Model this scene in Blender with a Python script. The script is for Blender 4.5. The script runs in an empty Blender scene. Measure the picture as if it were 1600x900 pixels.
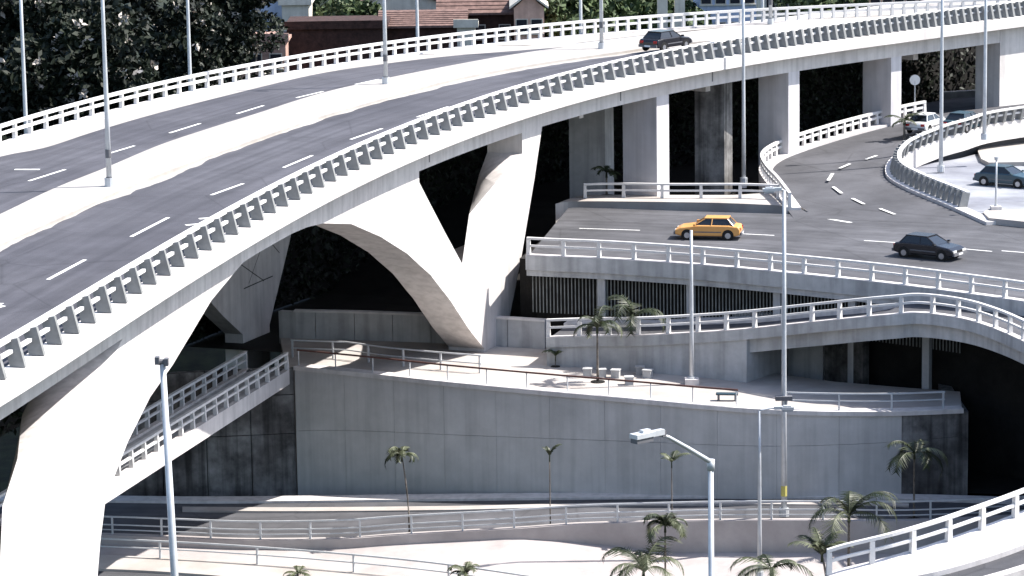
import bpy, bmesh, math, random
from mathutils import Vector, Matrix
import numpy as np
R = random.Random(7)
scene = bpy.context.scene
col = scene.collection

# ------------------------------------------------------------------ camera
F_PX, Y_H, ROLL, CAM_Z = 5000.0, -450.0, 0.015, 45.0
pitch = math.atan((450 - Y_H) / F_PX)
cam_data = bpy.data.cameras.new('camera')
cam = bpy.data.objects.new('camera', cam_data); col.objects.link(cam)
cam_data.sensor_width = 36; cam_data.lens = F_PX / 1600 * 36
cam_data.clip_start = 1; cam_data.clip_end = 6000
Rv = Vector((1, 0, 0)); Fv = Vector((0, math.cos(pitch), -math.sin(pitch))); Uv = Rv.cross(Fv)
c_, s_ = math.cos(ROLL), math.sin(ROLL)
Rc = Rv * c_ - Uv * s_; Uc = Rv * s_ + Uv * c_
cam.matrix_world = Matrix(((Rc.x, Uc.x, -Fv.x, 0), (Rc.y, Uc.y, -Fv.y, 0), (Rc.z, Uc.z, -Fv.z, CAM_Z), (0, 0, 0, 1)))
scene.camera = cam
CO = Vector((0, 0, CAM_Z))

# ------------------------------------------------------------------ light
SUN_AZ, SUN_EL = math.radians(6), math.radians(52)      # from +X towards +Y
sd = Vector((math.cos(SUN_AZ) * math.cos(SUN_EL), math.sin(SUN_AZ) * math.cos(SUN_EL), math.sin(SUN_EL)))
sun = bpy.data.lights.new('sun', 'SUN'); sun.energy = 4.3; sun.angle = math.radians(.5); sun.color = (1, .955, .9)
so = bpy.data.objects.new('sun', sun); col.objects.link(so)
so.rotation_euler = sd.to_track_quat('Z', 'Y').to_euler()
w = bpy.data.worlds.new('World'); scene.world = w; w.use_nodes = True
nt = w.node_tree; bg = nt.nodes['Background']; sk = nt.nodes.new('ShaderNodeTexSky')
sk.sky_type = 'NISHITA'; sk.sun_disc = False; sk.sun_elevation = SUN_EL
sk.sun_rotation = math.pi / 2 - SUN_AZ; sk.altitude = 50; sk.dust_density = 1.5
nt.links.new(sk.outputs[0], bg.inputs[0]); bg.inputs[1].default_value = .115
scene.view_settings.view_transform = 'Standard'; scene.view_settings.look = 'None'
scene.view_settings.gamma = 1; scene.view_settings.exposure = 1.35
scene.cycles.max_bounces = 6; scene.cycles.diffuse_bounces = 3

# ------------------------------------------------------------------ placing helpers (survey points: picture pixel -> world)
def ray(x, y):
    a, b = x - 800, 450 - y
    return Fv + Rc * (a / F_PX) + Uc * (b / F_PX)
def P(x, y, z):
    d = ray(x, y); return CO + d * ((z - CAM_Z) / d.z)
def PY(x, y, Y):
    d = ray(x, y); return CO + d * (Y / d.y)
def topz(base, y):
    """height of the point straight above base seen at picture row y"""
    lo, hi = base.z - 5, base.z + 60
    for _ in range(40):
        m = (lo + hi) / 2; v = Vector((base.x, base.y, m)) - CO
        yy = 450 - F_PX * v.dot(Uc) / v.dot(Fv)
        if yy > y: lo = m
        else: hi = m
    return lo
def scale_at(p): return F_PX / (p - CO).dot(Fv)
def smooth(pts, n=6):
    """Catmull-Rom through 2-4 tuples"""
    if len(pts) < 3: n = max(n, 2)
    q = [tuple(2 * a - b for a, b in zip(pts[0], pts[1]))] + list(pts) + [tuple(2 * a - b for a, b in zip(pts[-1], pts[-2]))]
    out = []
    for i in range(1, len(q) - 2):
        for k in range(n):
            t = k / n; t2, t3 = t * t, t * t * t
            out.append(tuple(.5 * ((2 * b) + (c - a) * t + (2 * a - 5 * b + 4 * c - d) * t2 + (-a + 3 * b - 3 * c + d) * t3)
                             for a, b, c, d in zip(q[i - 1], q[i], q[i + 1], q[i + 2])))
    out.append(tuple(pts[-1])); return out
def line(pts, z=None, n=6):
    """smoothed world polyline; pts = (x,y) with z or (x,y,z)"""
    if z is not None: pts = [(p[0], p[1], z) for p in pts]
    return [P(*p) for p in smooth(pts, n)]
def lens(path):
    s = [0]
    for a, b in zip(path, path[1:]): s.append(s[-1] + (b - a).length)
    return s
def at(path, s, L=None):
    L = L or lens(path)
    s = max(0, min(L[-1], s))
    for i in range(len(path) - 1):
        if s <= L[i + 1] or i == len(path) - 2:
            d = path[i + 1] - path[i]; t = (s - L[i]) / max(d.length, 1e-6)
            return path[i] + d * t, d.normalized()
def resample(path, n):
    L = lens(path); return [at(path, L[-1] * i / (n - 1), L)[0] for i in range(n)]
def offset(path, o, dz=0):
    """shift a path to its right by o"""
    out = []
    for i, p in enumerate(path):
        t = path[min(i + 1, len(path) - 1)] - path[max(i - 1, 0)]
        n = Vector((t.y, -t.x, 0)).normalized()
        out.append(p + n * o + Vector((0, 0, dz)))
    return out

# ------------------------------------------------------------------ materials
MC = {}
def mat(name, c, rough=.85, var=.12, scale=1.5, streak=0, metal=0, bump=.15, c2=None, spec=.3, fine=0, blotch=None):
    m = bpy.data.materials.new(name); m.use_nodes = True; t = m.node_tree; N = t.nodes; K = t.links
    b = N['Principled BSDF']; b.inputs['Roughness'].default_value = rough; b.inputs['Metallic'].default_value = metal
    b.inputs['Specular IOR Level'].default_value = spec
    tc = N.new('ShaderNodeTexCoord'); ge = N.new('ShaderNodeNewGeometry')
    n1 = N.new('ShaderNodeTexNoise'); n1.inputs['Scale'].default_value = scale; n1.inputs['Detail'].default_value = 8; n1.inputs['Roughness'].default_value = .65
    K.new(ge.outputs['Position'], n1.inputs['Vector'])
    r = N.new('ShaderNodeValToRGB'); K.new(n1.outputs['Fac'], r.inputs[0])
    lo = c2 or tuple(v * (1 - var * 2) for v in c)
    r.color_ramp.elements[0].position = .32; r.color_ramp.elements[1].position = .68
    r.color_ramp.elements[0].color = (*lo, 1); r.color_ramp.elements[1].color = (*[min(1, v * (1 + var)) for v in c], 1)
    out = r.outputs[0]
    if blotch:                     # broad weathering patches
        nb = N.new('ShaderNodeTexNoise'); nb.inputs['Scale'].default_value = blotch[0]; nb.inputs['Detail'].default_value = 5
        K.new(ge.outputs['Position'], nb.inputs['Vector'])
        rb = N.new('ShaderNodeValToRGB'); K.new(nb.outputs['Fac'], rb.inputs[0])
        rb.color_ramp.elements[0].position = .38; rb.color_ramp.elements[1].position = .6
        rb.color_ramp.elements[0].color = (*blotch[1], 1); rb.color_ramp.elements[1].color = (1, 1, 1, 1)
        mb = N.new('ShaderNodeMix'); mb.data_type = 'RGBA'; mb.blend_type = 'MULTIPLY'; mb.inputs[0].default_value = 1
        K.new(out, mb.inputs[6]); K.new(rb.outputs[0], mb.inputs[7]); out = mb.outputs[2]
    if name.startswith('asphalt'):  # wheel tracks and oil along the lanes, patched and cracked
        uvn = N.new('ShaderNodeUVMap'); uvn.uv_map = 'UVMap'
        mpu = N.new('ShaderNodeMapping'); mpu.inputs['Scale'].default_value = (.95, .018, 1); K.new(uvn.outputs[0], mpu.inputs[0])
        nu = N.new('ShaderNodeTexNoise'); nu.inputs['Scale'].default_value = 1; nu.inputs['Detail'].default_value = 5; K.new(mpu.outputs[0], nu.inputs['Vector'])
        ru = N.new('ShaderNodeValToRGB'); K.new(nu.outputs['Fac'], ru.inputs[0]); ru.color_ramp.elements[0].position = .36; ru.color_ramp.elements[1].position = .62
        ru.color_ramp.elements[0].color = (.76, .76, .77, 1); ru.color_ramp.elements[1].color = (1.1, 1.1, 1.1, 1)
        mu = N.new('ShaderNodeMix'); mu.data_type = 'RGBA'; mu.blend_type = 'MULTIPLY'; mu.inputs[0].default_value = 1
        K.new(out, mu.inputs[6]); K.new(ru.outputs[0], mu.inputs[7]); out = mu.outputs[2]
        vo = N.new('ShaderNodeTexVoronoi'); vo.feature = 'DISTANCE_TO_EDGE'; vo.inputs['Scale'].default_value = .13; K.new(ge.outputs['Position'], vo.inputs['Vector'])
        rv = N.new('ShaderNodeValToRGB'); K.new(vo.outputs[0], rv.inputs[0]); rv.color_ramp.elements[0].position = .0; rv.color_ramp.elements[1].position = .012
        rv.color_ramp.elements[0].color = (.6, .6, .6, 1); rv.color_ramp.elements[1].color = (1, 1, 1, 1)
        mv = N.new('ShaderNodeMix'); mv.data_type = 'RGBA'; mv.blend_type = 'MULTIPLY'; mv.inputs[0].default_value = .6
        K.new(out, mv.inputs[6]); K.new(rv.outputs[0], mv.inputs[7]); out = mv.outputs[2]
    if streak:                     # rain streaks running down the face
        mp = N.new('ShaderNodeMapping'); mp.inputs['Scale'].default_value = (1.3, 1.3, .07)
        K.new(ge.outputs['Position'], mp.inputs[0])
        n2 = N.new('ShaderNodeTexNoise'); n2.inputs['Scale'].default_value = 1.6; n2.inputs['Detail'].default_value = 6
        K.new(mp.outputs[0], n2.inputs['Vector'])
        r2 = N.new('ShaderNodeValToRGB'); K.new(n2.outputs['Fac'], r2.inputs[0])
        r2.color_ramp.elements[0].position = .36; r2.color_ramp.elements[1].position = .56
        v = 1 - streak; r2.color_ramp.elements[0].color = (v, v, v, 1); r2.color_ramp.elements[1].color = (1, 1, 1, 1)
        mx = N.new('ShaderNodeMix'); mx.data_type = 'RGBA'; mx.blend_type = 'MULTIPLY'; mx.inputs[0].default_value = 1
        K.new(out, mx.inputs[6]); K.new(r2.outputs[0], mx.inputs[7]); out = mx.outputs[2]
    K.new(out, b.inputs['Base Color'])
    if bump:
        n3 = N.new('ShaderNodeTexNoise'); n3.inputs['Scale'].default_value = 12; n3.inputs['Detail'].default_value = 6
        K.new(ge.outputs['Position'], n3.inputs['Vector'])
        bp = N.new('ShaderNodeBump'); bp.inputs['Strength'].default_value = bump; bp.inputs['Distance'].default_value = .05
        K.new(n3.outputs['Fac'], bp.inputs['Height']); K.new(bp.outputs[0], b.inputs['Normal'])
    MC[name] = m; return m
mat('white_concrete', (.6, .575, .56), var=.07, scale=.6, streak=.16, bump=.1, blotch=(.12, (.92, .9, .9)))
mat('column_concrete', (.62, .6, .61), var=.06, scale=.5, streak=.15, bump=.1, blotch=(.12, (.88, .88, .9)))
mat('post_shade_concrete', (.21, .215, .215), var=.1, scale=2, bump=.1)  # dark tone puts the posts' shaded sides into the colour
mat('rail_concrete', (.6, .59, .58), var=.05, scale=2, bump=.1)
mat('grey_concrete', (.46, .46, .46), var=.1, scale=.7, streak=.22, blotch=(.1, (.82, .82, .82)))
mat('wall_concrete', (.52, .51, .5), var=.06, scale=.6, streak=.13, blotch=(.12, (.86, .86, .86)))
mat('stain_shade_concrete', (.22, .215, .21), var=.3, scale=.9, streak=.6, blotch=(.25, (.35, .33, .33)))  # stains on the footbridge wall; also darkness painted in for shade
mat('paving', (.39, .365, .345), var=.08, scale=.5, blotch=(.3, (.88, .85, .83)))
mat('island_paving', (.27, .28, .3), var=.12, scale=.5, blotch=(.2, (.7, .7, .75)))
mat('pink_paving', (.39, .36, .35), var=.08, scale=.6, blotch=(.2, (.86, .84, .84)))
mat('dusty_paving', (.345, .325, .305), var=.06, scale=.9, blotch=(.15, (.93, .92, .9)))
mat('asphalt', (.074, .073, .085), var=.12, scale=.35, bump=.3, blotch=(.09, (.78, .78, .8)))
mat('asphalt_old', (.088, .088, .096), var=.14, scale=.4, bump=.3, blotch=(.12, (.75, .75, .75)))
mat('road_paint', (.72, .72, .7), var=.12, scale=4)
mat('bar_grey', (.2, .21, .2), var=.2)
mat('soil_shade', (.010, .009, .008), var=.4, scale=.7, bump=.5)  # near-black carries the shade beneath decks; also real earth in palm pits
mat('grass', (.018, .024, .010), var=.4, scale=.5, bump=.5)
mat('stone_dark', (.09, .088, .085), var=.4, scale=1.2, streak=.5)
mat('pole_metal', (.5, .52, .54), rough=.5, metal=.3, var=.08, bump=0)
mat('pole_dark', (.12, .12, .13), rough=.6, var=.1, bump=0)
mat('lamp_glass', (.35, .36, .38), rough=.2, var=.05, bump=0)
mat('rail_brown', (.12, .06, .05), rough=.6, var=.15, bump=0)
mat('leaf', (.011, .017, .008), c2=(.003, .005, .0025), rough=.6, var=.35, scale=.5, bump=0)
mat('leaf_mid', (.06, .085, .03), c2=(.03, .045, .02), rough=.6, var=.3, scale=.4, bump=0)
mat('pale_fleck', (.55, .5, .45), var=.2, scale=2, bump=0)
mat('palm_leaf', (.028, .036, .015), c2=(.01, .015, .006), rough=.5, var=.3, scale=2, bump=0)
mat('palm_light', (.09, .1, .055), c2=(.035, .042, .022), rough=.5, var=.2, scale=2, bump=0)
mat('trunk', (.16, .14, .12), var=.3, scale=3)
mat('plaster_blue', (.42, .48, .62), var=.08, scale=1, streak=.15)
mat('plaster_cream', (.6, .56, .48), var=.08, scale=1, streak=.15)
mat('plaster_pink', (.58, .38, .3), var=.1, scale=1, streak=.15)
mat('roof_tile', (.16, .1, .085), var=.25, scale=2)
mat('roof_brown', (.05, .025, .02), var=.3, scale=2)
mat('brick_pink', (.42, .27, .22), var=.25, scale=1.5)
mat('window_dark', (.02, .022, .03), rough=.2, var=.1, bump=0, spec=.5)
mat('tyre', (.012, .012, .012), rough=.8, bump=0)
mat('rim', (.4, .4, .42), rough=.35, metal=.7, bump=0)
mat('car_glass', (.015, .018, .022), rough=.08, var=.05, bump=0, spec=.6)
mat('paint_orange', (.6, .3, .09), rough=.3, var=.02, bump=0, spec=.5)
mat('paint_black', (.012, .012, .016), rough=.25, var=.02, bump=0, spec=.5)
mat('paint_teal', (.025, .055, .075), rough=.3, var=.02, bump=0, spec=.5)
mat('paint_white', (.7, .7, .7), rough=.3, var=.02, bump=0, spec=.5)
mat('paint_grey', (.1, .1, .12), rough=.3, var=.02, bump=0, spec=.5)
mat('headlight', (.7, .7, .66), rough=.15, var=.02, bump=0)
mat('tail_red', (.35, .01, .01), rough=.2, var=.02, bump=0)
mat('canopy_cloth', (.82, .76, .74), var=.03, scale=1, bump=0)
mat('sign_white', (.75, .75, .75), var=.02, bump=0)
mat('yellow_band', (.45, .4, .12), var=.05, bump=0)

# ------------------------------------------------------------------ mesh helpers
def mk(name, V, Fc, m, parent=None, smoothf=False, kind=None):
    me = bpy.data.meshes.new(name)
    me.from_pydata([tuple(v) for v in V], [], Fc); me.update()
    if smoothf: me.polygons.foreach_set('use_smooth', [True] * len(me.polygons))
    me.materials.append(MC[m])
    o = bpy.data.objects.new(name, me); col.objects.link(o)
    if parent: o.parent = parent; o.matrix_parent_inverse = parent.matrix_basis.inverted()
    if kind: o['kind'] = kind
    return o
def tag(o, label, cat, group=None):
    o['label'] = label; o['category'] = cat
    if group: o['group'] = group
    return o
def empty(name, loc, label, cat, group=None, rz=0):
    o = bpy.data.objects.new(name, None); col.objects.link(o); o.location = loc; o.rotation_euler[2] = rz
    o.empty_display_size = .5
    return tag(o, label, cat, group)
def share(src, parent, M=None):
    c = src.copy(); col.objects.link(c); c.parent = parent
    c.matrix_parent_inverse = Matrix.Identity(4)
    if M is not None: c.matrix_basis = M
    return c
class MB:
    def __init__(s): s.V = []; s.F = []
    def add(s, V, Fc):
        k = len(s.V); s.V += [Vector(v) for v in V]; s.F += [tuple(i + k for i in f) for f in Fc]
    def box(s, x0, x1, y0, y1, z0, z1, M=None):
        V = [Vector((x, y, z)) for z in (z0, z1) for x, y in ((x0, y0), (x1, y0), (x1, y1), (x0, y1))]
        if M: V = [M @ v for v in V]
        s.add(V, [(3, 2, 1, 0), (4, 5, 6, 7), (0, 1, 5, 4), (1, 2, 6, 5), (2, 3, 7, 6), (3, 0, 4, 7)])
    def tube(s, pts, rad, n=8, cap=True):
        rings = []
        for i, p in enumerate(pts):
            t = (Vector(pts[min(i + 1, len(pts) - 1)]) - Vector(pts[max(0, i - 1)])).normalized()
            a = t.cross(Vector((0, 0, 1)))
            a = a.normalized() if a.length > .05 else Vector((1, 0, 0))
            b = a.cross(t).normalized(); r = rad[i] if isinstance(rad, (list, tuple)) else rad
            rings.append([Vector(p) + (a * math.cos(6.2832 * k / n) + b * math.sin(6.2832 * k / n)) * r for k in range(n)])
        V = [v for q in rings for v in q]; Fc = []
        for i in range(len(pts) - 1):
            for k in range(n):
                Fc.append((i * n + k, i * n + (k + 1) % n, (i + 1) * n + (k + 1) % n, (i + 1) * n + k))
        if cap: Fc += [tuple(range(n - 1, -1, -1)), tuple((len(pts) - 1) * n + k for k in range(n))]
        s.add(V, Fc)
    def sweep(s, path, prof):
        """prof: list of (right offset, dz), closed ring"""
        n = len(prof); V = []
        for i, p in enumerate(path):
            t = path[min(i + 1, len(path) - 1)] - path[max(i - 1, 0)]
            r = Vector((t.y, -t.x, 0)).normalized()
            V += [p + r * a + Vector((0, 0, b)) for a, b in prof]
        Fc = []
        for i in range(len(path) - 1):
            for k in range(n):
                Fc.append((i * n + k, (i + 1) * n + k, (i + 1) * n + (k + 1) % n, i * n + (k + 1) % n))
        Fc += [tuple(range(n)), tuple((len(path) - 1) * n + k for k in range(n - 1, -1, -1))]
        s.add(V, Fc)
    def build(s, name, m, parent=None, smoothf=False, kind=None): return mk(name, s.V, s.F, m, parent, smoothf, kind)
def rect(a0, a1, b0, b1): return [(a0, b0), (a0, b1), (a1, b1), (a1, b0)]
def sheet(name, A, B, m, dz=0, n=60, thick=0, parent=None, kind='structure', zbot=None):
    """surface between two world lines; with a body reaching down by thick (or to zbot)"""
    A = resample(A, n); B = resample(B, n); up = Vector((0, 0, dz))
    V = []; Fc = []
    k = 6
    for a, b in zip(A, B): V += [a.lerp(b, j / k) + up for j in range(k + 1)]
    w_ = k + 1
    for i in range(n - 1):
        for j in range(k): Fc.append((i * w_ + j, (i + 1) * w_ + j, (i + 1) * w_ + j + 1, i * w_ + j + 1))
    if thick or zbot is not None:
        o = len(V)
        for a, b in zip(A, B):
            for q in (a, b):
                v = q + up; v = Vector((v.x, v.y, zbot if zbot is not None else v.z - thick)); V.append(v)
        for i in range(n - 1):
            Fc += [(i * w_, o + 2 * i, o + 2 * i + 2, (i + 1) * w_), (i * w_ + k, (i + 1) * w_ + k, o + 2 * i + 3, o + 2 * i + 1),
                   (o + 2 * i, o + 2 * i + 1, o + 2 * i + 3, o + 2 * i + 2)]
        e = n - 1
        Fc += [(o, *range(0, w_), o + 1)[::1], (o + 2 * e + 1, *[e * w_ + j for j in range(k, -1, -1)], o + 2 * e)]
    ob = mk(name, V, Fc, m, parent)
    bm = bmesh.new(); bm.from_mesh(ob.data); bmesh.ops.recalc_face_normals(bm, faces=bm.faces)
    uvl = bm.loops.layers.uv.new('UVMap'); sl_ = lens(A); W_ = (A[n // 2] - B[n // 2]).length
    bm.verts.index_update()
    for f in bm.faces:
        for l in f.loops:
            i = l.vert.index
            l[uvl].uv = (W_ * (i % w_) / k, sl_[i // w_]) if i < n * w_ else (0, 0)
    bm.to_mesh(ob.data); bm.free()
    if kind and not parent: ob['kind'] = kind
    return ob
def flat(name, pts, z, m, zbot=None, parent=None, kind='structure'):
    """flat polygon through picture points at height z, with a body down to zbot"""
    W = [P(x, y, z) if not isinstance(x, Vector) else x for x, y in pts] if not isinstance(pts[0], Vector) else pts
    n = len(W); V = list(W); Fc = [tuple(range(n))]
    if zbot is not None:
        V += [Vector((v.x, v.y, zbot)) for v in W]
        Fc += [(i, n + i, n + (i + 1) % n, (i + 1) % n) for i in range(n)]
    ob = mk(name, V, Fc, m, parent)
    bm = bmesh.new(); bm.from_mesh(ob.data); bmesh.ops.triangulate(bm, faces=[f for f in bm.faces if len(f.verts) > 4])
    bmesh.ops.recalc_face_normals(bm, faces=bm.faces)
    if zbot is None:
        for f in bm.faces:
            if f.normal.z < 0: f.normal_flip()
    bm.to_mesh(ob.data); bm.free()
    if kind and not parent: ob['kind'] = kind
    return ob

# ================================================================== VIADUCT
near_px = [(0,557),(333,358),(433,300),(580,228),(673,190),(733,170),(800,147),(900,115),(1067,78),(1160,64),(1299,44),(1438,24),(1600,5)]
far_px = [(0,193),(100,171),(200,142),(300,116),(400,97),(500,80),(600,67),(700,55),(800,45),(933,33),(1067,21),(1200,13),(1299,9),(1438,4)]
def fitline(px, x0, x1, z, deg=5):
    q = np.array(px, float); c = np.polyfit(q[:, 0] / 1600, q[:, 1], deg)
    return [P(x, float(np.polyval(c, x / 1600)), z) for x in np.arange(x0, x1, 20)]
ZD = 20.0; RH = 1.15
def extend(path, back, fwd):
    d0 = (path[0] - path[1]).normalized(); d1 = (path[-1] - path[-2]).normalized()
    return [path[0] + d0 * k for k in range(back, 0, -4)] + path + [path[-1] + d1 * k for k in range(4, fwd + 1, 4)]
near = [Vector((p.x, p.y, ZD)) for p in extend(fitline(near_px, -40, 1661, ZD + RH), 60, 120)]
far = [Vector((p.x, p.y, ZD)) for p in extend(fitline(far_px, -40, 1441, ZD + RH, 4), 88, 80)]
LN = lens(near)

via = empty('viaduct', near[20], 'long curving white concrete road viaduct carried on arches and blade columns', 'viaduct')
# deck slab between the two edges
def ring_sheet(name, A, B, m, z0, z1, parent):
    A = [Vector((p.x, p.y, z1)) for p in A]; B = [Vector((p.x, p.y, z1)) for p in B]
    return sheet(name, A, B, m, n=90, zbot=z0, parent=parent, kind=None)
deck = ring_sheet('deck_slab', offset(far, .1), offset(near, -.1), 'grey_concrete', ZD - .7, ZD - .02, via)
m = MB(); m.sweep(near, [(0.02, -.75), (0.02, .1), (-.85, .14), (-.87, -.75)]); m.build('near_kerb_beam', 'white_concrete', via)
m = MB(); m.sweep(far, [(.6, -.75), (.55, .16), (0, .16), (0, -.75)]); m.build('far_kerb_beam', 'white_concrete', via)
G0 = -1.15                        # girder outer face, inboard of the deck edge
for o_ in (G0, G0 - 17.0):
    m = MB(); m.sweep(near, [(o_, -2.0), (o_, -.7), (o_ - 2.45, -.7), (o_ - 2.45, -2.0)]); m.build('girder', 'white_concrete', via)
# expansion joints on the near girder
for s in (136.5, 168.5, 181.5):
    p, t = at(offset(near, G0), s, None)
    m = MB(); M = Matrix.Translation(p) @ Matrix.Rotation(math.atan2(t.y, t.x), 4, 'Z'); m.box(-.06, .06, -.02, .02, -1.7, -.8, M)
    m.build('joint', 'pole_dark', via)

face = offset(near, G0 - .02); FL = lens(face)
def s_z(x, y, path=face, L=FL):
    """where the sight line meets the vertical girder face: distance along it and height"""
    d = ray(x, y)
    for i in range(len(path) - 1):
        p, r = path[i], path[i + 1] - path[i]
        det = d.x * (-r.y) + r.x * d.y
        if abs(det) < 1e-9: continue
        a = (p.x * (-r.y) + r.x * p.y) / det; u = (d.x * p.y - d.y * p.x) / det
        if 0 <= u <= 1 and a > 0: return L[i] + u * r.length, CAM_Z + a * d.z
    return None
ZT = 4.8                           # terrace level
arch_px = [(165,780),(200,690),(235,620),(270,570),(300,520),(330,470),(380,410),(440,372),(480,355),(505,349),(549,350),(595,370),(636,396),(673,430),(704,470),(733,515),(757,560)]
arch = [s_z(*p) for p in arch_px]
def interp(tab, s):
    if s <= tab[0][0]: return tab[0][1]
    for (a, za), (b, zb) in zip(tab, tab[1:]):
        if s <= b: return za + (zb - za) * (s - a) / max(b - a, 1e-6)
    return tab[-1][1]
SF = arch[-1][0]                   # right foot starts here
S0 = arch[0][0]
print('arch', [(round(a, 1), round(b, 1)) for a, b in arch])
n1, n2, n3, n4 = s_z(655, 285), s_z(722, 412), s_z(733, 335), s_z(816, 240)
b1, b2, b3, b4 = s_z(790, 548), s_z(815, 400), s_z(835, 280), s_z(848, 205)
v1, v2, v3, v4 = s_z(27, 718), s_z(100, 645), s_z(171, 571), s_z(195, 522)
v0 = s_z(4, 790)
TOP = ZD - 1.5
fl = S0 - 3.0                      # left foot right edge
arch = [(fl, ZT - 6), (fl + .8, 7.0)] + [(S0 - 1.0, (7.0 + arch[0][1]) / 2 + .6)] + arch
dS = SF - (fl - 3.6)
prev_bot = [(a - dS, z) for a, z in arch if a > 119]
nl1, nl2 = (n1[0] - dS, TOP), (v0[0] - .7, 12.0)
def legs(path, L, m_, name, parent, th=2.45):
    # the notch side of each leaning leg is splayed: its far edge sits further along (matched point lists, near and far)
    nm = ((n3[0] + n4[0]) / 2, (n3[1] + n4[1]) / 2)
    ztop = [(prev_bot[0][0], TOP), (nl1[0], TOP), (nl1[0] + .01, n1[1]), nl2, (nl2[0] + .01, nl2[1]), v0, v1, v2, v3, v4, (v4[0] + .01, TOP), (n1[0], TOP), (n1[0] + .01, n1[1]), n2, (n2[0] + .01, n2[1]), n3, nm, n4, (n4[0] + .01, TOP), (b4[0], TOP)]
    zfar = [(prev_bot[0][0], TOP), (nl1[0], TOP), (nl1[0] + .01, n1[1]), nl2, (v1[0] + 6.3, nl2[1]), (v1[0] + 7.1, v0[1]), (v1[0] + 8, v1[1]), (v1[0] + 9.4, v2[1]), (v1[0] + 11, v3[1]), (v4[0] - .2, v4[1]), (v4[0] + .01, TOP), (n1[0], TOP), (n1[0] + .01, n1[1]), n2,
            (n4[0] - 3.4, n2[1]), (n4[0] - 2.5, n3[1]), (n4[0] - 1.5, nm[1]), (n4[0] - .05, n4[1]), (n4[0] + .01, TOP), (b4[0], TOP)]
    zbot = prev_bot[:-1] + [(fl - 3.9, ZT + .2), (fl - 3.6, ZT - 6)] + arch[:-1] + [(SF - .01, ZT + .2), (SF, ZT - 5), (b1[0] - .01, ZT - 5), (b1[0], ZT + .1), b2, b3, (b4[0], TOP - .3)]
    zbot = sorted(zbot); ztop_l, zfar_l = ztop, zfar
    stops = sorted(set([a[0] for a in ztop + zfar + zbot] + list(np.arange(prev_bot[0][0], b4[0], .35))))
    stops = [s for s in stops if prev_bot[0][0] <= s <= b4[0]]
    V = []; Fc = []
    for s in stops:
        p, t = at(path, s, L); nrm = Vector((t.y, -t.x, 0))
        b = interp(zbot, s)
        for q, zt in ((p, ztop), (p - nrm * th, zfar)):
            a = interp(zt, s)
            V += [Vector((q.x, q.y, a)), Vector((q.x, q.y, min(b, a - .05)))]
    for i in range(len(stops) - 1):
        k = 4 * i; j = k + 4
        Fc += [(k, k + 1, j + 1, j), (k + 2, j + 2, j + 3, k + 3), (k + 1, k + 3, j + 3, j + 1)]
    K5 = 5; nside = len(Fc)
    for (a0, a1), (c0, c1) in zip(zip(ztop_l, ztop_l[1:]), zip(zfar_l, zfar_l[1:])):
        m2 = max(1, int(max(a1[0] - a0[0], c1[0] - c0[0]) / .8)); o_ = len(V)
        for q in range(m2 + 1):
            f = q / m2; sn = a0[0] + (a1[0] - a0[0]) * f; sf = c0[0] + (c1[0] - c0[0]) * f
            p, t = at(path, sn, L); A_ = Vector((p.x, p.y, a0[1] + (a1[1] - a0[1]) * f))
            p, t = at(path, sf, L); B_ = p - Vector((t.y, -t.x, 0)) * th; B_.z = c0[1] + (c1[1] - c0[1]) * f
            V += [A_.lerp(B_, k / K5) for k in range(K5 + 1)]
        for q in range(m2):
            Fc += [(o_ + 6 * q + k, o_ + 6 * q + 6 + k, o_ + 6 * q + 7 + k, o_ + 6 * q + 1 + k) for k in range(K5)]
    ntop = len(Fc)
    e = 4 * (len(stops) - 1)
    Fc += [(0, 2, 3, 1), (e, e + 1, e + 3, e + 2)]
    o = mk(name, V, Fc, m_, parent)
    for i in range(nside, ntop): o.data.polygons[i].use_smooth = True
    return o
legs(face, FL, 'white_concrete', 'arch', via)
# the twin arch under the far girder follows the same stations, carried across on the normals
face2 = offset(near, G0 - 17.02)
L2 = [FL[i] for i in range(len(face2))]
def at2(path, s, L):
    s = min(s, L[-1])
    for i in range(len(path) - 1):
        if s <= L[i + 1]:
            t = (s - L[i]) / (L[i + 1] - L[i]); return path[i].lerp(path[i + 1], t), (path[i + 1] - path[i]).normalized()
_at = at; at = at2
legs(face2, L2, 'white_concrete', 'arch', via, 1.3)
at = _at
# board joints of the formwork on the far legs (visible through the arch)
for s0_, z0_, s1_, z1_ in ((SF - 9, 14.5, b1[0] - .6, 8), (SF - 4, 16.8, b1[0] + 1.6, 9.5), (SF + 1.5, 17.6, b2[0] + .6, 12.5), (b3[0] - .6, 16.5, SF + 1, 8.2), (b3[0] - 4, 16.8, SF - 1, 9.6), (SF + .3, 8, b1[0] + .6, 8.1)):
    V = []
    for f in range(9):
        f /= 8; p, t = at2(offset(face2, .012), s0_ + (s1_ - s0_) * f, L2); z = z0_ + (z1_ - z0_) * f
        V += [Vector((p.x, p.y, z - .04)), Vector((p.x, p.y, z + .04))]
    mk('joint', V, [(2 * i, 2 * i + 2, 2 * i + 3, 2 * i + 1) for i in range(8)], 'stone_dark', via)
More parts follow.
